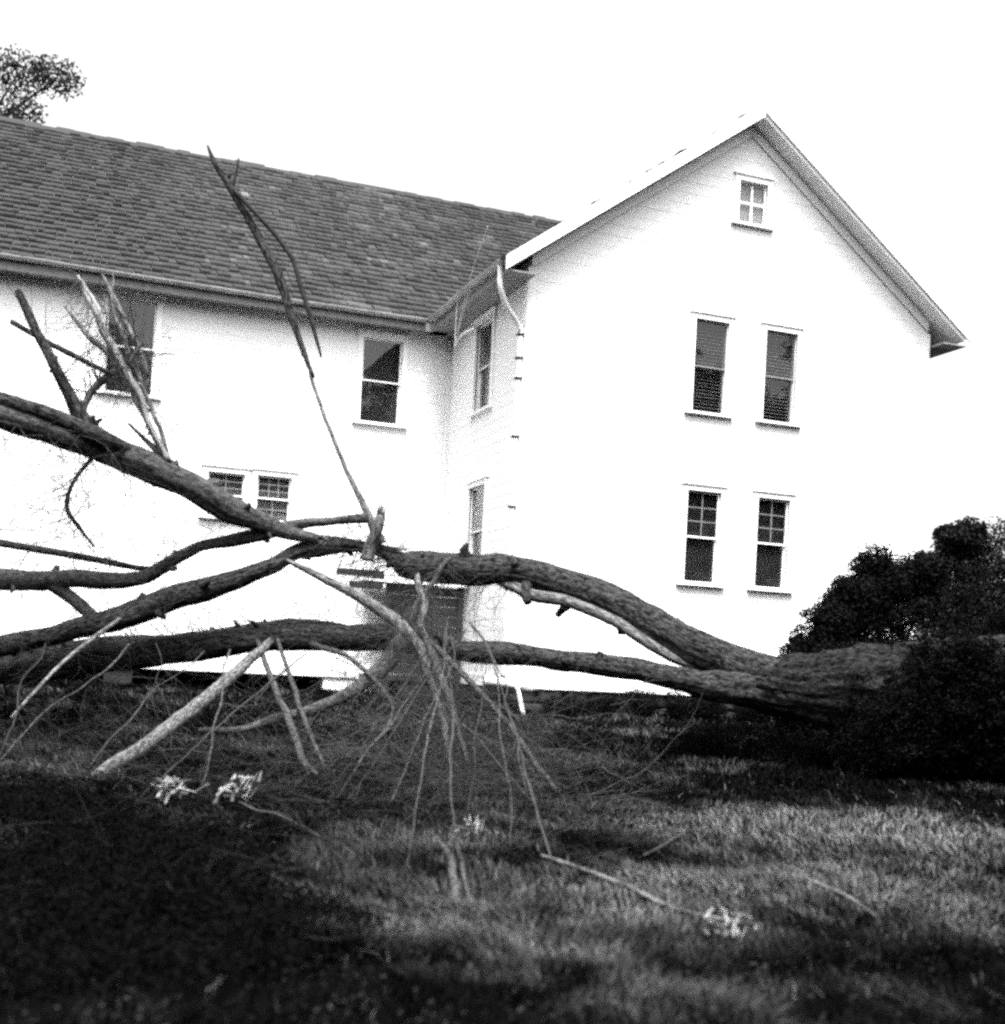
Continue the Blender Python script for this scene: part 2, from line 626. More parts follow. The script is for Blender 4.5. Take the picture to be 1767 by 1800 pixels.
clapboards(front_w, ZB + 0.16, ZP - ROOF_T - 0.2, lambda z: gl(z) + (0.13 if z < zk else 0.02), lambda z: gr(z) - (0.13 if z < zk else 0.02), WIN_G, 0)
clapboards(rec_w, ZB + 0.16, ZE - 0.05, lambda z: ML, lambda z: U0 - 0.10, WIN_R, 1)
clapboards(side_w, ZB + 0.16, ZE + 0.1, lambda z: -V2 + 0.13, lambda z: -V1 - 0.13, WIN_S, 2)
for nm, mb in (('corner_board', MB().box(U0 - 0.035, U0 + 0.13, V1 - 0.035, V1 + 0.001, ZB + 0.15, ZE + 0.05)),
               ('corner_board', MB().box(U0 - 0.035, U0 - 0.001, V1 + 0.002, V1 + 0.13, ZB + 0.15, ZE + 0.05)),
               ('corner_board', MB().box(UR - 0.13, UR + 0.035, V1 - 0.035, V1 + 0.13, ZB + 0.15, ZE + 0.05)),
               ('corner_board', MB().box(U0 - 0.095, U0 - 0.002, V2 - 0.034, V2 - 0.001, ZB + 0.15, ZE - 0.1)),
               ('water_table', MB().box(U0 - 0.06, UR + 0.06, V1 - 0.07, V1 + 0.1, ZB - 0.03, ZB + 0.148)),
               ('water_table', MB().box(U0 - 0.06, U0 - 0.001, V1 + 0.102, V2 - 0.06, ZB - 0.03, ZB + 0.148)),
               ('water_table', MB().box(ML, U0 - 0.062, V2 - 0.06, V2 + 0.02, ZB - 0.04, ZB + 0.148))):
    hpart(mb, nm, M_TRIM)


# windows
def window(kind, wall, a0, a1, z0, z1):
    W, Hh = a1 - a0, z1 - z0
    if wall == 'G':
        loc, rz = (a0, V1, z0), 0
    elif wall == 'R':
        loc, rz = (a0, V2, z0), 0
    else:
        loc, rz = (U0, -a0, z0), -math.pi / 2
    mb = MB()                                    # casing: jambs, head, reveals (local x right, y into wall)
    t = 0.10
    mb.box(-t, 0.0, -0.045, 0.02, -0.02, Hh + t)
    mb.box(W, W + t, -0.045, 0.02, -0.02, Hh + t)
    mb.box(0.001, W - 0.001, -0.045, 0.02, Hh, Hh + t)
    mb.box(-t - 0.03, W + t + 0.03, -0.075, 0.0, Hh + t + 0.001, Hh + t + 0.035)
    for x0, x1, q0, q1 in ((-0.02, 0.012, 0.0, Hh), (W - 0.012, W + 0.02, 0.0, Hh), (0.013, W - 0.013, Hh - 0.012, Hh + 0.015)):
        mb.box(x0, x1, 0.021, 0.19, q0, q1)
    fr = mb.build('window', M_TRIM, house)
    fr.location = Vector(loc) - house.location
    fr.rotation_euler = (0, 0, rz)
    sm = MB().box(-t - 0.05, W + t + 0.05, -0.10, 0.19, -0.065, -0.021)
    sm.build('sill', M_TRIM, fr)
    s = 0.022
    mid = Hh * 0.5

    def sash(zb, zt, y):
        m = MB()
        m.box(0.013, 0.013 + s, y, y + 0.03, zb, zt)
        m.box(W - 0.013 - s, W - 0.013, y, y + 0.03, zb, zt)
        m.box(0.013 + s, W - 0.013 - s, y, y + 0.03, zb, zb + s)
        m.box(0.013 + s, W - 0.013 - s, y, y + 0.03, zt - s, zt)
        m.build('sash', M_SHADE if kind == 'blind' else M_TRIM, fr)

    def pane(x0, x1, zb, zt, y):
        MB().box(x0, x1, y, y + 0.005, zb, zt).build('pane', M_GLASS, fr)

    def bars(xs, zs, y, zb, zt):
        for x in xs:
            MB().box(x - 0.008, x + 0.008, y, y + 0.024, zb + s, zt - s).build('glazing_bar', M_SHADE, fr)
        for z in zs:
            MB().box(0.013 + s, W - 0.013 - s, y + 0.001, y + 0.022, z - 0.008, z + 0.008).build('glazing_bar', M_SHADE, fr)

    xl, xr = 0.013 + s, W - 0.013 - s
    if kind == 'attic':
        sash(0.0, Hh - 0.013, 0.03)
        xm, zm = W / 2, Hh / 2
        MB().box(xm - 0.02, xm + 0.02, 0.032, 0.058, s, Hh - s - 0.013).build('glazing_bar', M_TRIM, fr)
        MB().box(xl, xr, 0.034, 0.056, zm - 0.02, zm + 0.02).build('glazing_bar', M_TRIM, fr)
        for x0, x1 in ((xl, xm - 0.02), (xm + 0.02, xr)):
            for q0, q1 in ((s, zm - 0.02), (zm + 0.02, Hh - s - 0.013)):
                pane(x0, x1, q0, q1, 0.045)
        MB().box(0.02, W - 0.02, 0.09, 0.10, 0.02, Hh - 0.03).build('curtain', M_CURT, fr)
        return
    sash(mid - 0.02, Hh - 0.013, 0.03)
    sash(0.0, mid + 0.02, 0.075)
    pane(xl, xr, mid + 0.016, Hh - s - 0.013, 0.043)
    pane(xl, xr, s, mid - 0.016, 0.088)
    if kind.startswith('muntin'):
        th = (Hh - 0.013 - mid + 0.02)
        bars([W * 0.5] if kind in ('muntin', 'muntinpale') else [W * 0.36, W * 0.64], [mid - 0.02 + th * 0.36, mid - 0.02 + th * 0.66], 0.034, mid - 0.02, Hh - 0.013)
        if kind.startswith('muntin2'):
            bars([W * 0.5], [mid * 0.5], 0.079, 0.0, mid + 0.02)
            MB().box(0.02, W * 0.42, 0.12, 0.13, mid, Hh - 0.03).build('curtain', M_CURT, fr)
    if kind.startswith('muntin') or kind == 'plain':
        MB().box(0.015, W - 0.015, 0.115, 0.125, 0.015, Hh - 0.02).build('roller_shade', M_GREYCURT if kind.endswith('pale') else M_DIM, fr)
    if kind == 'blind':
        n = 26
        base = MB().box(xl - 0.02, xr + 0.02, -0.027, 0.027, -0.0015, 0.0015)
        bm = base.mesh('slat')
        for i in range(n):
            o = link('slat', bm, M_BLIND, fr)
            o.location = (0, 0.138, 0.05 + (Hh - 0.1) * i / (n - 1))
            o.rotation_euler = (math.radians(38 + random.uniform(-6, 6)), random.uniform(-0.004, 0.004), 0)
        MB().box(xl, xr, 0.12, 0.15, Hh - 0.05, Hh - 0.014).build('blind_headrail', M_BLIND, fr)
    if kind == 'curtain':
        MB().box(0.02, W * 0.47, 0.12, 0.135, 0.02, Hh - 0.03).build('curtain', M_SIDECURT, fr)
        MB().box(W * 0.55, W - 0.02, 0.12, 0.135, 0.02, Hh - 0.03).build('curtain', M_SIDECURT, fr)


for q in WIN_G:
    window(q[4], 'G', *q[:4])
for q in WIN_R:
    window(q[4], 'R', *q[:4])
for q in WIN_S:
    window(q[4], 'S', *q[:4])


# roofs: a deck slab, then each shingle course as its own part made of overlapping shingles
def course_mesh(length, expo, slope_dir, seed, moss):
    """shingles along local x, running up local y (slope), normal local z"""
    r = random.Random(seed)
    V, F, val = [], [], []
    x = 0.0
    k = 0
    while x < length:
        wd = r.uniform(0.10, 0.22)
        x1 = min(length, x + wd - r.uniform(0.003, 0.012))
        drop = r.uniform(-0.022, 0.022)
        if r.random() < 0.04:
            drop += r.uniform(0.02, 0.06)
        t0 = r.uniform(0.040, 0.085)
        y0, y1 = drop, expo + 0.05
        b = len(V)
        tilt = r.uniform(-0.006, 0.006)
        V += [(x, y0, 0.0), (x1, y0, 0.0), (x, y0, t0), (x1, y0, t0 + tilt), (x1, y1, 0.008), (x, y1, 0.008)]
        F += [(b, b + 1, b + 3, b + 2), (b + 2, b + 3, b + 4, b + 5)]
        F += [(b, b + 2, b + 5, b), (b + 1, b + 4, b + 3, b + 1)][:0]
        v = r.uniform(0.75, 1.25)
        if r.random() < 0.05:
            v *= r.uniform(1.5, 2.8)
        if r.random() < 0.08:
            v *= 0.6
        mval = moss(x, seed)
        val += [v * mval * r.uniform(1.6, 3.6), v * mval]
        x += wd
        k += 1
    return fast_mesh('shingle_course', np.array(V), np.array(F), False, {'val': ('FLOAT', 'FACE', val)})


def moss_main(x, seed):
    u = ML + x
    t = min(1, max(0, (u - 1.5) / 3.0))
    n = float(fbm(np.array(u * 0.5), np.array(seed * 0.27), 4, 3)) / 0.44
    n2 = float(fbm(np.array(u * 1.6), np.array(seed * 0.9), 14, 3)) / 0.875
    return (0.0030 + 0.0078 * t) * (0.35 + 0.65 * n) * (1 + 1.6 * t * max(0, n2 - 0.52) * 4)


def deck(mb, p0, p1, p2, p3, th):
    P = [Vector(p) for p in (p0, p1, p2, p3)]
    nrm = (P[1] - P[0]).cross(P[3] - P[0]).normalized()
    if nrm.z < 0:
        nrm = -nrm
    mb.hexa([tuple(p - nrm * th) for p in P] + [tuple(p) for p in P])


mb = MB()
deck(mb, (ML - 0.4, VE, ZE), (MR, VE, ZE), (MR, VR, ZR), (ML - 0.4, VR, ZR), 0.14)
deck(mb, (ML - 0.4, 2 * VR - VE, ZE), (MR, 2 * VR - VE, ZE), (MR, VR + 0.002, ZR - 0.002), (ML - 0.4, VR + 0.002, ZR - 0.002), 0.14)
main_roof = hpart(mb, 'main_roof', M_SHADE)
NC = 30
slen = math.hypot(VR - VE, ZR - ZE)
ang = math.atan(SL)
ex = slen / NC
for i in range(NC):
    me = course_mesh(MR - ML + 0.4, ex, 1, 100 + i, moss_main)
    o = link('shingle_course', me, M_ROOF, main_roof)
    d = i * ex
    o.location = Vector((ML - 0.4, VE - 0.03 + d * math.cos(ang), ZE + 0.006 + d * math.sin(ang))) - house.location
    o.rotation_euler = (ang, 0, 0)
mb = MB()
rr = random.Random(3)
x = ML - 0.4
while x < MR:
    wd = rr.uniform(0.25, 0.4)
    h = rr.uniform(-0.01, 0.03)
    mb.hexa([(x, VR - 0.14, ZR - 0.075 + h), (x + wd, VR - 0.14, ZR - 0.075 + h), (x + wd, VR, ZR + 0.045 + h), (x, VR, ZR + 0.045 + h),
             (x, VR - 0.12, ZR - 0.04 + h), (x + wd, VR - 0.12, ZR - 0.04 + h), (x + wd, VR, ZR + 0.08 + h), (x, VR, ZR + 0.08 + h)])
    x += wd - 0.005
me = mb.mesh('ridge_cap')
me.vertices.foreach_set('co', (np.array(mb.v) - np.array(HO)).ravel())
a = me.attributes.new('val', 'FLOAT', 'FACE')
a.data.foreach_set('value', [0.005 + 0.005 * rr.random() for _ in me.polygons])
link('ridge_cap', me, M_ROOF, main_roof)

RK = V1 - 0.42
mb = MB()
ZS = -0.004
deck(mb, (UE, RK, ZE + ZS), (UP, RK, ZP + ZS), (UP, 30.2, ZP + ZS), (UE, 30.2, ZE + ZS), 0.12)
deck(mb, (UE2, RK, ZE + ZS), (UP + 0.002, RK, ZP + ZS), (UP + 0.002, 30.2, ZP + ZS), (UE2, 30.2, ZE + ZS), 0.12)
wing_roof = hpart(mb, 'wing_roof', M_SOFFIT)
wl = math.hypot(UP - UE, ZP - ZE)
NW = 15
for side in (0, 1):
    for i in range(NW):
        L = 10.2 if side == 1 else min(10.2, VE - RK + (i + 1) * (wl / NW) * math.cos(ang) + 0.5)
        me = course_mesh(L, wl / NW, 1, 300 + i + 50 * side, lambda x, s: 0.012)
        o = link('shingle_course', me, M_ROOF, wing_roof)
        d = i * wl / NW
        if side == 0:
            o.matrix_local = (Matrix.Translation(Vector((UE - 0.03 + d * math.cos(ang), RK + L - 0.02, ZE + 0.006 + d * math.sin(ang))) - house.location)
                              @ Matrix.Rotation(-math.pi / 2, 4, 'Z') @ Matrix.Rotation(ang, 4, 'X'))
        else:
            o.matrix_local = (Matrix.Translation(Vector((UE2 + 0.03 - d * math.cos(ang), RK - 0.02, ZE + 0.006 + d * math.sin(ang))) - house.location)
                              @ Matrix.Rotation(math.pi / 2, 4, 'Z') @ Matrix.Rotation(ang, 4, 'X'))


# rake boards, fascia, soffits, gutters
def sloped(mb, ua, za, ub, zb, v0, v1, top, bot):
    mb.hexa([(ua, v0, za + bot), (ub, v0, zb + bot), (ub, v1, zb + bot), (ua, v1, za + bot),
             (ua, v0, za + top), (ub, v0, zb + top), (ub, v1, zb + top), (ua, v1, za + top)])


mb = MB()
sloped(mb, UE - 0.05, ZE - 0.05 * SL, UP - 0.001, ZP, RK - 0.045, RK - 0.003, 0.075, -0.16)
hpart(mb, 'rake_board', M_TRIM)
mb = MB()
sloped(mb, UE2 + 0.05, ZE - 0.05 * SL, UP + 0.001, ZP, RK - 0.045, RK - 0.003, 0.075, -0.07)
hpart(mb, 'rake_board', M_TRIM)
mb = MB()                                       # frieze under the rakes on the wall
sloped(mb, U0 + 0.03, ZE + (U0 + 0.03 - UE) * SL, UP, ZP, V1 - 0.05, V1 - 0.032, -0.17, -0.36)
hpart(mb, 'frieze_board', M_TRIM)
mb = MB()
sloped(mb, UR - 0.03, ZE + (UE2 - UR + 0.03) * SL, UP + 0.001, ZP, V1 - 0.05, V1 - 0.032, -0.17, -0.36)
hpart(mb, 'frieze_board', M_TRIM)
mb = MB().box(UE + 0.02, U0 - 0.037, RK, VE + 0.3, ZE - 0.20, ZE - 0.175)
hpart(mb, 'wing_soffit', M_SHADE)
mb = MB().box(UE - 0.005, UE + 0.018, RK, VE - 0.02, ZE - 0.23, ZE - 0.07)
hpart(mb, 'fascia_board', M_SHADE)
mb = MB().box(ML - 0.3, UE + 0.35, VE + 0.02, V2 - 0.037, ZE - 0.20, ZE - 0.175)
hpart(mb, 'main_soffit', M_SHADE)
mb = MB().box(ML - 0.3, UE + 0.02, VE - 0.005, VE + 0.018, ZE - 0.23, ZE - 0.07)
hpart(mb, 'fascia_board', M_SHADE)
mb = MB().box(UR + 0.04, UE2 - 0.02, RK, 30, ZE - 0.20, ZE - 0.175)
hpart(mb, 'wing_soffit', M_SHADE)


def gutter(p0, p1, out, name):
    """half-round trough from p0 to p1, bulging towards out"""
    p0, p1, out = Vector(p0), Vector(p1), Vector(out)
    r = 0.075
    V, F = [], []
    n = 60
    for k in range(n + 1):
        t = k / n
        c = p0.lerp(p1, t)
        c.z += -0.012 * math.sin(t * 9) + random.uniform(-0.004, 0.004)
        for rad in (r, r - 0.008):
            for j in range(9):
                a = math.pi * j / 8
                V.append(tuple(c + out * (r - math.cos(a) * rad) + Vector((0, 0, -math.sin(a) * rad))))
    m = 18
    for k in range(n):
        for j in range(8):
            b = k * m + j
            F.append((b, b + 1, b + m + 1, b + m))
            F.append((b + 9, b + m + 9, b + m + 10, b + 10))
        b = k * m
        F.append((b, b + m, b + m + 9, b + 9))
        F.append((b + 8, b + 17, b + m + 17, b + m + 8))
    mb = MB()
    mb.v, mb.f = V, F
    return hpart(mb, name, M_GUTTER)


gutter((ML - 0.3, VE - 0.008, ZE + 0.02), (UE - 0.15, VE - 0.008, ZE - 0.015), (0, -1, 0), 'gutter')
gutter((UE - 0.008, VE - 0.16, ZE - 0.015), (UE - 0.008, RK + 0.02, ZE + 0.0), (-1, 0, 0), 'gutter')


def pipe(pts, r, name, m, parent, off, sides=10, **k):
    Q = catmull([(*p, r) for p in pts], 0.06)
    ts = TubeSet()
    ts.add(Q, sides, 1, rough=0.0)
    return ts.build(name, m, parent, off, **k)


pipe([(UE - 0.08, RK + 0.2, ZE - 0.06), (UE - 0.07, RK + 0.2, ZE - 0.22), (UE - 0.05, RK + 0.22, ZE - 0.42), (UE + 0.12, RK + 0.34, ZE - 0.68), (UE + 0.40, RK + 0.48, ZE - 0.93),
      (UE + 0.45, RK + 0.5, ZE - 1.05), (UE + 0.46, RK + 0.5, ZE - 1.3), (UE + 0.46, RK + 0.5, 3.0), (UE + 0.46, RK + 0.5, 1.1)],
     0.045, 'downspout', M_TRIM, house, HO)
for i, z in enumerate((6.95, 6.55, 6.2, 5.2, 4.0, 2.6)):
    mb = MB().box(UE + 0.40, UE + 0.53, RK + 0.44, RK + 0.565, z, z + 0.03)
    hpart(mb, 'downspout_strap', M_STONE)

# foundation: single stones under the wing, piers and dark crawlspace under the main block
rs = random.Random(11)


def stone_mesh(w, h, d, seed):
    bm = bmesh.new()
    bmesh.ops.create_cube(bm, size=1)
    bmesh.ops.bevel(bm, geom=bm.edges[:], offset=0.14, segments=1, affect='EDGES')
    r = random.Random(seed)
    for v in bm.verts:
        v.co = Vector((v.co.x * w, v.co.y * d, v.co.z * h)) + Vector((r.uniform(-1, 1) * .018, r.uniform(-1, 1) * .018, r.uniform(-1, 1) * .015))
    me = bpy.data.meshes.new('foundation_stone')
    bm.to_mesh(me)
    bm.free()
    return me


STM = [stone_mesh(0.44, 0.22, 0.3, k) for k in range(6)]
for row in range(3):
    x = U0 + 0.02 + (0.2 if row % 2 else 0)
    while x < UR:
        wd = rs.uniform(0.38, 0.62)
        o = link('foundation_stone', STM[rs.randrange(6)], M_STONE, house)
        o.location = Vector((x + wd / 2, V1 + 0.12 + rs.uniform(-.02, .02), ZB - 0.16 - row * 0.225)) - house.location
        o.scale = (wd / 0.46, 1, rs.uniform(0.93, 1.0))
        x += wd
    y = V1 + 0.5
    while y < V2 - 0.2:
        wd = rs.uniform(0.38, 0.62)
        o = link('foundation_stone', STM[rs.randrange(6)], M_STONE, house)
        o.location = Vector((U0 + 0.12 + rs.uniform(-.02, .02), y + wd / 2, ZB - 0.16 - row * 0.225)) - house.location
        o.scale = (wd / 0.46, 1, rs.uniform(0.93, 1.0))
        o.rotation_euler = (0, 0, math.pi / 2)
        y += wd
for a0, a1 in ((5.3, 6.65), (1.2, 1.7), (-2.8, -2.3)):
    hpart(MB().box(a0, a1, V2 - 0.02, V2 + 0.4, 0.35, ZB - 0.045), 'pier', M_TRIM if a0 > 5 else M_STONE)
hpart(MB().box(ML, U0, V2 + 2.2, V2 + 2.4, 0.2, 0.97), 'crawlspace_wall', M_ROOM)

# small side porch in the inner corner
porch = empty('side_porch', (6.8, 23.2, 0.55), 'low dark side porch with white-edged flat roof in the inner corner of the house', 'porch')
PO = tuple(porch.location)
MB().box(5.95, 7.52, 22.35, 24.14, 2.80, 2.86).build('porch_roof', M_DARKWOOD, porch, off=PO)
MB().box(5.93, 7.53, 22.31, 22.348, 2.72, 2.84).build('porch_fascia', M_TRIM, porch, off=PO)
MB().box(5.06, 5.93, 22.33, 22.42, 2.80, 2.92).build('beam', M_DARKWOOD, porch, off=PO)
MB().box(5.30, 5.92, 22.34, 22.41, 2.58, 2.70).build('beam', M_DARKWOOD, porch, off=PO)
MB().box(5.12, 5.929, 22.335, 22.40, 2.73, 2.77).build('white_batten', M_TRIM, porch, off=PO)
for px in (6.02, 7.42):
    MB().box(px, px + 0.1, 22.42, 22.52, 0.5, 2.799).build('post', M_DARKWOOD, porch, off=PO)
MB().box(5.98, 7.5, 22.4, 24.1, 0.92, 1.0).build('porch_floor', M_DARKWOOD, porch, off=PO)
for k in range(9):
    z = 1.05 + k * 0.185
    MB().box(6.12, 7.42, 22.46 + random.uniform(-.008, .008), 22.485, z, z + 0.165).build('plank', M_DARKWOOD, porch, off=PO)
for k in range(2):
    MB().box(6.3, 7.2, 22.05 - k * 0.27, 22.38 - k * 0.27 - 0.002 * k, 0.55, 0.84 - k * 0.15).build('step', M_STONE, porch, off=PO)
# loose white boards below the lower trunk
for pts, wdt, lab in (([(6.75, 18.9, 1.02), (7.1, 18.95, 1.0), (7.65, 19.05, 0.93)], .085, 'long broken white board lying level just under the lower trunk'),
                      ([(7.30, 18.85, 0.98), (7.34, 18.77, 0.74), (7.38, 18.7, 0.5)], .04, 'short broken white board standing on end under the lower trunk')):
    Q = catmull([(*p, wdt) for p in pts], .08)
    ts = TubeSet()
    ts.add(Q, 4, 3, rough=.12)
    b_ = pts[-1]
    link('broken_board', mixed_mesh('broken_board', np.vstack(ts.V) - np.array(b_), np.vstack(ts.F), np.vstack(ts.T), np.vstack(ts.B), False), M_TRIM, None, lab, 'board', 'loose white boards').location = b_

